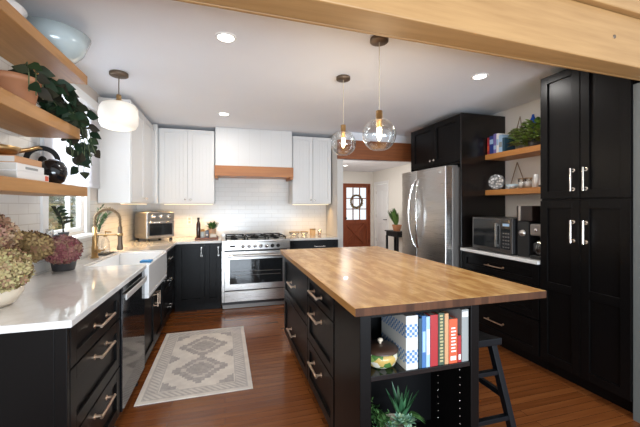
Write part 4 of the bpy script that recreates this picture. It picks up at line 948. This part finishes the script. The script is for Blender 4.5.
# stacked books on the lowest shelf
def flat_book(label, x0, x1, y0, y1, z0, z1, cover, grp):
    """lies flat, spine toward +x"""
    t = thing('book', label, 'book', ((x0 + x1) / 2, (y0 + y1) / 2, z0), grp)
    obj('cover', MB().box(x0, x1, y0, y1, z0, z0 + 0.003).box(x0, x1, y0, y1, z1 - 0.003, z1).box(x1 - 0.004, x1, y0, y1, z0 + 0.003, z1 - 0.003), cover, t, 0.001)
    obj('page_block', MB().box(x0 + 0.006, x1 - 0.004, y0 + 0.004, y1 - 0.004, z0 + 0.003, z1 - 0.003), 'pages', t)
    return t
M['bk_white'] = mat('white_book_cloth', (0.74, 0.72, 0.70), 0.5); M['bk_tan'] = mat('tan_book_cloth', (0.52, 0.28, 0.14), 0.55)
M['bk_red'] = mat('red_book_cloth', (0.36, 0.022, 0.026), 0.45); M['bk_orange'] = mat('orange_red_book_cloth', (0.62, 0.095, 0.035), 0.45)
M['bk_blue'] = mat('blue_book_cloth', (0.05, 0.15, 0.36), 0.45); M['bk_sky'] = mat('light_blue_book_cloth', (0.32, 0.48, 0.66), 0.45)
M['bk_teal'] = mat('dark_teal_book_cloth', (0.02, 0.06, 0.09), 0.45); M['bk_grey'] = mat('grey_book_cloth', (0.27, 0.28, 0.275), 0.5)
M['bk_green'] = mat('green_book_cloth', (0.05, 0.08, 0.05), 0.45); M['bk_navy'] = mat('navy_book_cloth', (0.02, 0.04, 0.20), 0.45)
M['bk_purple'] = mat('violet_book_cloth', (0.16, 0.13, 0.36), 0.45)
G = 'stacked books on the lowest window-wall shelf'
b = flat_book('white book at the bottom of the shelf stack, under the other two', -1.16, -0.925, 1.85, 2.135, 1.4985, 1.5365, 'bk_white', G)
obj('spine_title', MB().box(-0.9252, -0.9243, 2.095, 2.13, 1.504, 1.530), 'bk_orange', b)
b = flat_book('white book in the middle of the shelf stack', -1.16, -0.927, 1.852, 2.09, 1.5370, 1.5720, 'bk_white', G)
obj('spine_title', MB().box(-0.9272, -0.9263, 1.92, 2.03, 1.548, 1.560), 'bk_grey', b)
flat_book('tan book on top of the shelf stack, under the brass ornament', -1.16, -0.930, 1.846, 2.075, 1.5725, 1.6045, 'bk_tan', G)
c = (-1.035, 1.90, 1.605)
t = thing('brass_ornament', 'shiny brass bird-shaped dish resting on the stack of books', 'ornament', c)
mb = MB().lathe([(0.0005, 0), (0.045, 0), (0.078, 0.018), (0.095, 0.045), (0.090, 0.046), (0.07, 0.022), (0.04, 0.007), (0.0005, 0.006)], c, 28)
obj('dish', mb, 'brass', t)
obj('neck', MB().tube([(c[0] + 0.05, c[1] + 0.07, 1.640), (c[0] + 0.075, c[1] + 0.11, 1.655), (c[0] + 0.10, c[1] + 0.15, 1.675), (c[0] + 0.105, c[1] + 0.175, 1.672)], [0.012, 0.010, 0.009, 0.003], 10), 'brass', t)
solo('black_sphere_vase', MB().lathe([(0.0005, 0), (0.03, 0), (0.052, 0.016), (0.068, 0.060), (0.066, 0.098), (0.048, 0.130), (0.020, 0.145), (0.017, 0.142), (0.0005, 0.13)], (-0.968, 2.285, 1.498), 32), 'black_gloss', 'glossy black round vase at the end of the lowest shelf', 'vase')
t = thing('ring_sculpture', 'black ring sculpture with a center dot behind the round vase on the lowest shelf', 'sculpture', (-1.10, 2.45, 1.498))
ring = MB(); n = 36; ri, ro = 0.062, 0.090
dirv = Vector((0.92, 0.39, 0)); nv = Vector((0.39, -0.92, 0)); cc = Vector((-1.095, 2.45, 1.655))
vs = []
for k in range(n):
    a = 2 * PI * k / n; r_ = dirv * math.cos(a) + Vector((0, 0, 1)) * math.sin(a)
    vs += [cc + r_ * ri - nv * 0.012, cc + r_ * ro - nv * 0.012, cc + r_ * ro + nv * 0.012, cc + r_ * ri + nv * 0.012]
fs = []
for k in range(n):
    a = k * 4; b = ((k + 1) % n) * 4
    for j in range(4): fs.append((a + j, a + (j + 1) % 4, b + (j + 1) % 4, b + j))
obj('ring', ring.add(vs, fs, False), 'iron', t, 0.003)
obj('base', MB().box(-1.135, -1.055, 2.43, 2.47, 1.498, 1.570), 'black_plastic', t, 0.003)
obj('center_dot', MB().sphere(cc, 0.022, 16, 10, 1.25).tube([cc, cc - Vector((0, 0, 0.075))], 0.005, 8), 'iron', t)

# ------------------------------------------------------------------ island shelf things
def book_y(label, x0, x1, y0, y1, z0, h, cover, grp, title=None, tilt=0.0, bands=()):
    """stands upright, spine toward -y"""
    t = thing('book', label, 'book', ((x0 + x1) / 2, y0, z0), grp)
    if tilt: t.rotation_euler = (0, tilt, 0)
    obj('cover', MB().box(x0, x0 + 0.0025, y0, y1, z0, z0 + h).box(x1 - 0.0025, x1, y0, y1, z0, z0 + h).box(x0 + 0.0025, x1 - 0.0025, y0, y0 + 0.003, z0, z0 + h), cover, t, 0.0008)
    obj('page_block', MB().box(x0 + 0.0025, x1 - 0.0025, y0 + 0.003, y1 - 0.005, z0 + 0.003, z0 + h - 0.004), 'pages', t)
    for z_0, z_1, mt_ in bands: obj('spine_title', MB().box(x0 + 0.003, x1 - 0.003, y0 - 0.0008, y0 - 0.0001, z0 + z_0 * h, z0 + z_1 * h), mt_, t)
    return t
G = 'books on the island end shelf'; Z = 0.6055
m = mat('blue_white_check', (0.8, 0.8, 0.8), 0.5); v = coords(m, (1, 1, 1)); ch = nd(m, 'ShaderNodeTexChecker'); ch.inputs['Scale'].default_value = 75
ch.inputs[1].default_value = (0.56, 0.57, 0.56, 1); ch.inputs[2].default_value = (0.08, 0.20, 0.42, 1); lk(m, v, ch.inputs[0])
bnd = nd(m, 'ShaderNodeTexWave'); bnd.inputs['Scale'].default_value = 2.6; bnd.bands_direction = 'Z'; lk(m, v, bnd.inputs[0])
g_ = nd(m, 'ShaderNodeMath', operation='GREATER_THAN'); lk(m, bnd.outputs['Fac'], g_.inputs[0]); g_.inputs[1].default_value = 0.5
setcol(m, mixc(m, g_.outputs[0], (0.56, 0.56, 0.53), ch.outputs[0])); M['bk_check'] = m
def x_of(px, y=1.352):
    a = (px - 320) / 328.0; q = math.hypot(95, 328); sn, cs = 95 / q, 328 / q
    return y * (sn + a * cs) / (cs - a * sn)
book_y('tall blue and white checkered book, leftmost on the island shelf', x_of(406), x_of(418), 1.352, 1.60, Z, 0.252, 'bk_check', G)
book_y('slim dark teal book beside the checkered one', x_of(419), x_of(421.8), 1.352, 1.57, Z, 0.235, 'bk_teal', G)
book_y('blue book between the teal and the light blue spines', x_of(422), x_of(426), 1.352, 1.58, Z, 0.245, 'bk_blue', G, bands=((0.3, 0.7, 'bk_sky'),))
book_y('light blue book left of the red one', x_of(426.2), x_of(430), 1.352, 1.58, Z, 0.240, 'bk_sky', G, bands=((0.25, 0.75, 'bk_white'),))
book_y('thick red book in the middle of the island shelf', x_of(430.4), x_of(438), 1.352, 1.60, Z, 0.245, 'bk_red', G, bands=((0.62, 0.80, 'bk_red'),))
b = book_y('dark green book with mottled yellow lettering right of the red book', x_of(438.6), x_of(444.4), 1.352, 1.59, Z, 0.250, 'bk_green', G)
mb = MB(); xa, xb = x_of(439.6), x_of(443.4)
for k in range(15): mb.box(xa + random.uniform(0, 0.004), xb - random.uniform(0, 0.004), 1.3512, 1.3519, Z + 0.015 + k * 0.0155, Z + 0.024 + k * 0.0155)
obj('spine_title', mb, mat('yellow_print', (0.42, 0.36, 0.18), 0.5), b)
book_y('slim brown-orange book beside the green one', x_of(444.8), x_of(448.6), 1.352, 1.58, Z, 0.245, 'bk_tan', G)
b = book_y('bright orange-red book near the right of the island shelf', x_of(449.2), x_of(457.5), 1.352, 1.57, Z, 0.215, 'bk_orange', G)
mb = MB(); xa, xb = x_of(450.5), x_of(456)
for k in range(8): mb.box(xa + 0.004, xb - 0.004 * (k % 2), 1.3512, 1.3519, Z + 0.055 + k * 0.016, Z + 0.062 + k * 0.016)
mb.box(xa, xb, 1.3512, 1.3519, Z + 0.015, Z + 0.035)
obj('spine_title', mb, 'bk_white', b)
book_y('small red paperback leaning low beside the grey box file', x_of(458), x_of(461.2), 1.352, 1.50, Z, 0.130, 'bk_red', G, bands=((0.1, 0.3, 'bk_white'),))
book_y('wide pale grey box file, rightmost on the island shelf', x_of(461.8), x_of(468.5), 1.352, 1.61, Z, 0.255, 'bk_grey', G, bands=((0.86, 0.96, 'bk_white'),))
c = (0.722, 1.445, Z)
t = thing('lidded_casserole', 'painted round dish with a dark lid on the island shelf', 'dish', c)
m = mat('painted_floral', (0.6, 0.58, 0.5), 0.25); vo = nd(m, 'ShaderNodeTexVoronoi'); vo.inputs['Scale'].default_value = 32; lk(m, coords(m), vo.inputs['Vector'])
sepc = nd(m, 'ShaderNodeSeparateColor'); lk(m, vo.outputs['Color'], sepc.inputs[0])
setcol(m, ramp(m, sepc.outputs[0], [(0.0, (0.07, 0.16, 0.04)), (0.35, (0.20, 0.30, 0.08)), (0.5, (0.60, 0.57, 0.46)), (0.8, (0.50, 0.34, 0.10)), (1.0, (0.62, 0.60, 0.52))])); m.node_tree.nodes[vo.name]
for e in m.node_tree.nodes:
    if e.type == 'VALTORGB': e.color_ramp.interpolation = 'CONSTANT'
M['floral'] = m
obj('dish', MB().lathe([(0.0005, 0), (0.050, 0), (0.072, 0.015), (0.084, 0.045), (0.083, 0.072), (0.0005, 0.072)], c, 36), 'floral', t)
obj('lid', MB().lathe([(0.087, 0.0752), (0.087, 0.081), (0.065, 0.093), (0.02, 0.100), (0.0005, 0.101)], c, 36), mat('dark_walnut_lid', (0.055, 0.028, 0.018), 0.3), t)
obj('lid_knob', MB().lathe([(0.006, 0.100), (0.006, 0.108), (0.013, 0.113), (0.013, 0.122), (0.0005, 0.127)], c, 18), 'cream_ceramic', t)
# succulents below
c = (0.815, 1.47, 0.1203)
t = thing('succulent_planter', 'mixed succulents in a pale pot on the lower island shelf', 'plant', c)
pot(t, c, 0.060, 0.080, 0.165, 'cream_ceramic')
al = MB(); ro = MB(); tr_ = MB()
for i in range(16):
    a = i * 2.4; tl = 0.15 + 0.55 * (i / 16)
    al.leaf((c[0] + 0.035 + 0.012 * math.cos(a), c[1] + 0.012 * math.sin(a), 0.300), (tl * math.cos(a), tl * math.sin(a), 1), (-math.cos(a), -math.sin(a), 0.1), 0.135 + 0.025 * math.cos(i), 0.026, 0.5, -0.05, 4)
def rosette(mb, p, R, n):
    for i in range(n):
        a = i * 2.39996; f = i / n; el = 1.35 - 1.15 * f
        mb.leaf((p[0], p[1], p[2]), (math.cos(a) * math.cos(el), math.sin(a) * math.cos(el), math.sin(el)), (-math.cos(a) * math.sin(el), -math.sin(a) * math.sin(el), math.cos(el)), R * (0.45 + 0.55 * f), R * 0.42, 0.3, -0.12, 4)
for p, R in (((0.815, 1.410, 0.322), 0.060), ((0.870, 1.425, 0.305), 0.052), ((0.772, 1.415, 0.300), 0.045), ((0.845, 1.385, 0.285), 0.050), ((0.800, 1.38, 0.270), 0.045)): rosette(ro, p, R, 26)
for i in range(34):
    a = random.uniform(2.0, 4.9); b = Vector((c[0] - 0.05, c[1], 0.315)); e = b + Vector((0.10 * math.cos(a), 0.08 * math.sin(a), random.uniform(-0.04, 0.09)))
    for k in range(12):
        p = b.lerp(e, k / 11); tr_.leaf(p, (random.uniform(-1, 1), random.uniform(-1, 1), random.uniform(0, 1)), (0, 0, 1), 0.026, 0.008, n=2)
for i in range(7):
    a = -0.7 + 0.22 * i; tr_.leaf((c[0] + 0.06, c[1] - 0.03, 0.325), (math.cos(a), math.sin(a), 0.35), (0, 0, 1), 0.085, 0.014, 0.4, 0.5, 4)
obj('aloe', al, 'aloe', t); obj('rosettes', ro, 'succulent', t); obj('trailing_leaves', tr_, 'leaf_mid', t)

# ------------------------------------------------------------------ niche things
t = thing('microwave', 'stainless-framed microwave with dark glass in the niche', 'microwave', (2.75, 2.67, 0.9153))
y0, y1, z0, z1, xf_ = 2.385, 2.885, 0.928, 1.255, 2.515
obj('housing', MB().box(xf_ + 0.022, 2.96, y0, y1, z0, z1), 'black_plastic', t, 0.004)
d = obj('door', MB().box(xf_, xf_ + 0.021, y0 + 0.13, y1, z0, z1), 'graphite', t, 0.004)
obj('window', MB().box(xf_ - 0.002, xf_ + 0.001, y0 + 0.135, y1 - 0.018, z0 + 0.038, z1 - 0.014), 'oven_glass', d)
obj('handle', MB().bar((xf_ - 0.022, y0 + 0.165, z0 + 0.05), (xf_ - 0.022, y0 + 0.165, z1 - 0.05), 0.018, 0.014).box(xf_ - 0.02, xf_ + 0.001, y0 + 0.158, y0 + 0.172, z0 + 0.055, z0 + 0.075).box(xf_ - 0.02, xf_ + 0.001, y0 + 0.158, y0 + 0.172, z1 - 0.075, z1 - 0.055), 'steel', d)
d = obj('control_panel', MB().box(xf_, xf_ + 0.021, y0, y0 + 0.128, z0, z1), 'graphite', t, 0.003)
obj('keypad', MB().box(xf_ - 0.0015, xf_ + 0.001, y0 + 0.020, y0 + 0.126, z0 + 0.038, z1 - 0.014), 'oven_glass', d)
kb = MB()
for r_ in range(5):
    for q in range(3): kb.box(xf_ - 0.003, xf_ - 0.0016, y0 + 0.030 + q * 0.028, y0 + 0.049 + q * 0.028, z0 + 0.05 + r_ * 0.032, z0 + 0.062 + r_ * 0.032)
obj('key', kb, 'steel_dark', d)
obj('display', MB().box(xf_ - 0.003, xf_ - 0.0016, y0 + 0.032, y0 + 0.105, z1 - 0.075, z1 - 0.05), 'bk_sky', d)
for y in (y0 + 0.04, y1 - 0.04):
    for x in (2.56, 2.92): obj('foot', MB().lathe([(0.0005, 0), (0.015, 0), (0.013, 0.0128)], (x, y, 0.9153), 10), 'black_plastic', t)
t = thing('coffee_grinder', 'tall black coffee grinder with a silver stripe beside the microwave', 'grinder', (2.62, 2.305, 0.9153))
obj('body', MB().box(2.55, 2.70, 2.245, 2.365, 0.9153, 1.235), 'black_plastic', t, 0.008)
obj('hopper', MB().box(2.55, 2.70, 2.215, 2.372, 1.237, 1.372), mat('smoked_brown', (0.016, 0.009, 0.007), 0.3), t, 0.006)
obj('stripe', MB().box(2.544, 2.549, 2.325, 2.345, 1.24, 1.37), 'steel', t)
obj('control_dial', MB().lathe([(0.03, 0), (0.026, -0.02), (0.0005, -0.022)], (2.5495, 2.305, 1.13), 18, 'x'), 'steel', t)
t = thing('coffee_maker', 'black drip coffee maker with a glass carafe, nearest the pantry', 'coffee maker', (2.66, 2.17, 0.9153))
obj('base', MB().box(2.535, 2.76, 2.115, 2.228, 0.9153, 0.945), 'black_plastic', t, 0.006)
obj('column', MB().box(2.68, 2.76, 2.115, 2.228, 0.946, 1.218), 'black_plastic', t, 0.006)
obj('brew_head', MB().box(2.54, 2.679, 2.115, 2.228, 1.115, 1.215), 'steel_dark', t, 0.010)
cf = obj('carafe', MB().lathe([(0.0005, 0), (0.044, 0), (0.052, 0.03), (0.050, 0.08), (0.036, 0.115), (0.036, 0.125)], (2.61, 2.172, 0.9465), 24), 'glass', t)
obj('coffee', MB().lathe([(0.0005, 0.003), (0.041, 0.003), (0.048, 0.03), (0.048, 0.05), (0.0005, 0.05)], (2.61, 2.172, 0.9465), 24), mat('coffee', (0.03, 0.012, 0.006), 0.15), cf)
obj('collar', MB().lathe([(0.037, 0.10), (0.046, 0.098), (0.046, 0.116), (0.038, 0.118)], (2.61, 2.172, 0.9465), 24), 'chrome', cf)
obj('carafe_handle', MB().tube([(2.568, 2.18, 1.052), (2.545, 2.185, 1.045), (2.543, 2.185, 0.99), (2.565, 2.18, 0.975)], 0.008, 8), 'black_plastic', cf)
obj('button', MB().lathe([(0.0005, -0.004), (0.014, -0.004), (0.016, 0)], (2.5395, 2.172, 1.165), 14, 'x'), 'chrome', t)
# books on the niche's upper shelf: spines toward -x
def book_x(label, y0, y1, x0, x1, z0, h, cover, grp, bands=()):
    t = thing('book', label, 'book', ((x0 + x1) / 2, (y0 + y1) / 2, z0), grp)
    obj('cover', MB().box(x0, x0 + 0.003, y0, y1, z0, z0 + h).box(x0 + 0.003, x1, y0, y0 + 0.0025, z0, z0 + h).box(x0 + 0.003, x1, y1 - 0.0025, y1, z0, z0 + h), cover, t, 0.0008)
    obj('page_block', MB().box(x0 + 0.003, x1 - 0.005, y0 + 0.0025, y1 - 0.0025, z0 + 0.003, z0 + h - 0.004), 'pages', t)
    for z_0, z_1, mt_ in bands: obj('spine_title', MB().box(x0 - 0.0008, x0 - 0.0001, y0 + 0.003, y1 - 0.003, z0 + z_0 * h, z0 + z_1 * h), mt_, t)
G = 'books on the upper niche shelf'; Z2 = 1.9455
book_x('red book at the left end of the upper niche shelf', 2.992, 3.022, 2.835, 2.975, Z2, 0.190, 'bk_red', G, ((0.2, 0.5, 'bk_orange'),))
book_x('navy book between the red and the violet spines', 2.935, 2.990, 2.835, 2.975, Z2, 0.200, 'bk_navy', G, ((0.55, 0.8, 'bk_sky'),))
book_x('violet-blue book left of the white spine', 2.895, 2.933, 2.835, 2.975, Z2, 0.215, 'bk_purple', G, ((0.2, 0.4, 'bk_sky'),))
book_x('white book on the upper niche shelf', 2.862, 2.893, 2.835, 2.975, Z2, 0.210, 'bk_white', G, ((0.4, 0.7, 'bk_sky'),))
book_x('pale blue book next to the trailing plant', 2.815, 2.860, 2.835, 2.975, Z2, 0.185, 'bk_sky', G, ((0.3, 0.6, 'bk_grey'),))
book_x('dark teal book half hidden by the trailing plant', 2.785, 2.813, 2.835, 2.975, Z2, 0.150, 'bk_teal', G)
c = (2.905, 2.47, Z2)
t = thing('niche_plant', 'bushy bright green and dark plant on the upper niche shelf', 'plant', c)
obj('pot', MB().lathe([(0.0005, 0), (0.065, 0), (0.07, 0.01), (0.078, 0.09), (0.072, 0.09), (0.0005, 0.075)], c, 28), 'grey_pot', t)
mb = MB(); st = MB()
for i in range(620):
    a = random.uniform(0, 2 * PI); rr = random.uniform(0.0, 1.0) ** 0.6
    p = Vector((2.885 + 0.075 * rr * math.cos(a), 2.475 + 0.245 * rr * math.sin(a), 2.04 + random.uniform(-0.07, 0.14) * (1.2 - 0.5 * rr)))
    if p.y < 2.24: p.y = 2.24
    q = (math.cos(a) * 0.6 - 0.3, math.sin(a) * 0.8, random.uniform(-0.25, 0.6))
    if p.z < 2.0: q = (q[0], q[1], abs(q[2]))
    mb.leaf(p, q, (0, 0, 1), random.uniform(0.045, 0.08), 0.042, droop=0.1, n=3)
for i in range(6): st.tube([(2.905, 2.47, 2.0), (2.86 + 0.015 * i, 2.36 + 0.06 * i, 2.12)], 0.003, 5)
obj('leaves', mb, 'leaf_bright', t); obj('stems', st, 'stem', t)
# basket on a twisted rope handle behind the plant
t = thing('glass_terrarium', 'clear glass terrarium dome with a rope loop behind the niche plant', 'terrarium', (3.045, 2.80, Z2))
M['rope'] = mat('jute_rope', (0.36, 0.27, 0.20), 0.8)
obj('dome', MB().lathe([(0.0005, 0.0), (0.055, 0.0), (0.062, 0.08), (0.056, 0.15), (0.03, 0.185), (0.0005, 0.195)], (3.045, 2.80, Z2), 28), 'glass', t)
obj('rope_loop', MB().tube([(3.045, 2.86, Z2 + 0.15), (3.05, 2.83, Z2 + 0.27), (3.06, 2.80, Z2 + 0.39), (3.05, 2.77, Z2 + 0.27), (3.045, 2.74, Z2 + 0.15)], 0.006, 8), 'rope', t)
t = thing('blue_bottle', 'cobalt blue glass bottle standing behind the niche plant', 'bottle', (3.055, 2.64, Z2))
obj('bottle_body', MB().lathe([(0.0005, 0), (0.03, 0), (0.034, 0.16), (0.042, 0.24), (0.034, 0.30), (0.014, 0.345), (0.010, 0.37), (0.0005, 0.372)], (3.055, 2.64, Z2), 20), mat('cobalt_glass', (0.02, 0.09, 0.50), 0.08), t)
t = thing('red_trinket', 'small red and white ornament at the pantry end of the upper niche shelf', 'ornament', (2.89, 2.14, Z2))
obj('body', MB().lathe([(0.0005, 0), (0.025, 0), (0.030, 0.02), (0.028, 0.05), (0.012, 0.075), (0.0005, 0.08)], (2.865, 2.145, Z2), 20), 'bk_red', t)
obj('top', MB().sphere((2.865, 2.145, Z2 + 0.094), 0.018, 16, 10), 'ceramic', t)
# lower niche shelf
Z3 = 1.5485
c = (2.90, 2.955, Z3)
t = thing('decorative_plate', 'round silver patterned plate standing at the left of the lower shelf', 'plate', c)
m = mat('silver_pattern', (0.5, 0.5, 0.5), 0.25, 0.6); vo = nd(m, 'ShaderNodeTexVoronoi'); vo.inputs['Scale'].default_value = 40; lk(m, coords(m), vo.inputs['Vector'])
setcol(m, ramp(m, vo.outputs['Distance'], [(0.2, (0.70, 0.70, 0.70)), (0.6, (0.16, 0.17, 0.18))])); M['silver_pat'] = m
pl = MB().lathe([(0.0005, 0.0), (0.058, 0.0), (0.084, -0.008), (0.085, -0.012), (0.058, -0.005), (0.0005, -0.005)], (0, 0, 0), 36, 'x')
pl.xf(Matrix.Translation((2.890, 2.945, Z3 + 0.0870)) @ Matrix.Rotation(0.14, 4, 'Y') @ Matrix.Rotation(0.70, 4, 'Z'))
obj('disc', pl, 'silver_pat', t)
obj('stand', MB().bar((2.925, 2.925, Z3), (2.925, 2.925, Z3 + 0.09), 0.02, 0.006).box(2.875, 2.935, 2.915, 2.935, Z3, Z3 + 0.006), 'bronze', t)
t = thing('hanging_rope_triangle', 'thin triangular rope and wood frame leaning on the lower shelf', 'ornament', (3.02, 2.80, Z3))
obj('frame', MB().tube([(3.05, 2.93, Z3 + 0.006), (3.08, 2.855, Z3 + 0.30)], 0.005, 6).tube([(3.08, 2.855, Z3 + 0.30), (3.05, 2.71, Z3 + 0.006)], 0.005, 6).tube([(3.05, 2.93, Z3 + 0.006), (3.05, 2.71, Z3 + 0.006)], 0.005, 6), 'rope', t)
t = thing('pale_bowl', 'small pale blue dish on the lower niche shelf', 'bowl', (2.90, 2.76, Z3))
obj('bowl', MB().lathe([(0.0005, 0), (0.03, 0), (0.052, 0.022), (0.060, 0.048), (0.056, 0.048), (0.03, 0.008), (0.0005, 0.006)], (2.90, 2.755, Z3), 28), mat('pale_blue_glaze', (0.50, 0.62, 0.68), 0.25), t)
for k, (y, h, lab) in enumerate(((2.655, 0.10, 'white candle in a clear glass on the lower niche shelf, left of its twin'), (2.575, 0.10, 'white candle in a clear glass on the lower niche shelf, right of its twin'))):
    t = thing('candle_glass', lab, 'candle', (2.92, y, Z3), 'candle glasses on the lower niche shelf')
    obj('tumbler', MB().lathe([(0.0005, 0), (0.028, 0), (0.034, h), (0.031, h), (0.026, 0.006), (0.0005, 0.006)], (2.92, y, Z3), 22), 'glass', t)
    obj('wax', MB().lathe([(0.0005, 0.007), (0.027, 0.007), (0.0295, 0.065), (0.0005, 0.065)], (2.92, y, Z3), 22), 'bk_white', t)
    obj('rim', MB().lathe([(0.031, h), (0.035, h), (0.035, h + 0.004), (0.031, h + 0.004), (0.031, h)], (2.92, y, Z3), 22), 'brass', t)
solo('white_candle', MB().lathe([(0.0005, 0), (0.020, 0), (0.020, 0.13), (0.0005, 0.132)], (2.92, 2.49, Z3), 18), 'ceramic', 'slim white pillar candle on the lower niche shelf', 'candle')
t = thing('pink_geode', 'small pinkish stone slab on the right of the lower niche shelf', 'stone', (2.90, 2.27, Z3))
obj('stone', MB().lathe([(0.0005, 0), (0.050, 0), (0.058, 0.012), (0.045, 0.035), (0.02, 0.045), (0.0005, 0.046)], (2.90, 2.285, Z3), 14, smooth=False), mat('pink_quartz', (0.52, 0.36, 0.36), 0.4), t)
solo('dark_pebble', MB().sphere((2.885, 2.41, Z3 + 0.0125), 0.022, 14, 8, 0.56), 'grey_pot', 'small dark pebble on the lower niche shelf before the candle', 'stone')
t = thing('wishbone_ornament', 'brass curved wire ornament at the pantry end of the lower shelf', 'ornament', (3.02, 2.24, Z3))
obj('wire', MB().tube([(3.02, 2.30, Z3 + 0.006), (3.03, 2.285, Z3 + 0.13), (3.04, 2.25, Z3 + 0.245), (3.03, 2.205, Z3 + 0.13), (3.02, 2.195, Z3 + 0.006)], 0.006, 8), 'brass', t)
obj('wire_base', MB().box(2.995, 3.045, 2.18, 2.315, Z3, Z3 + 0.006), 'brass', t)
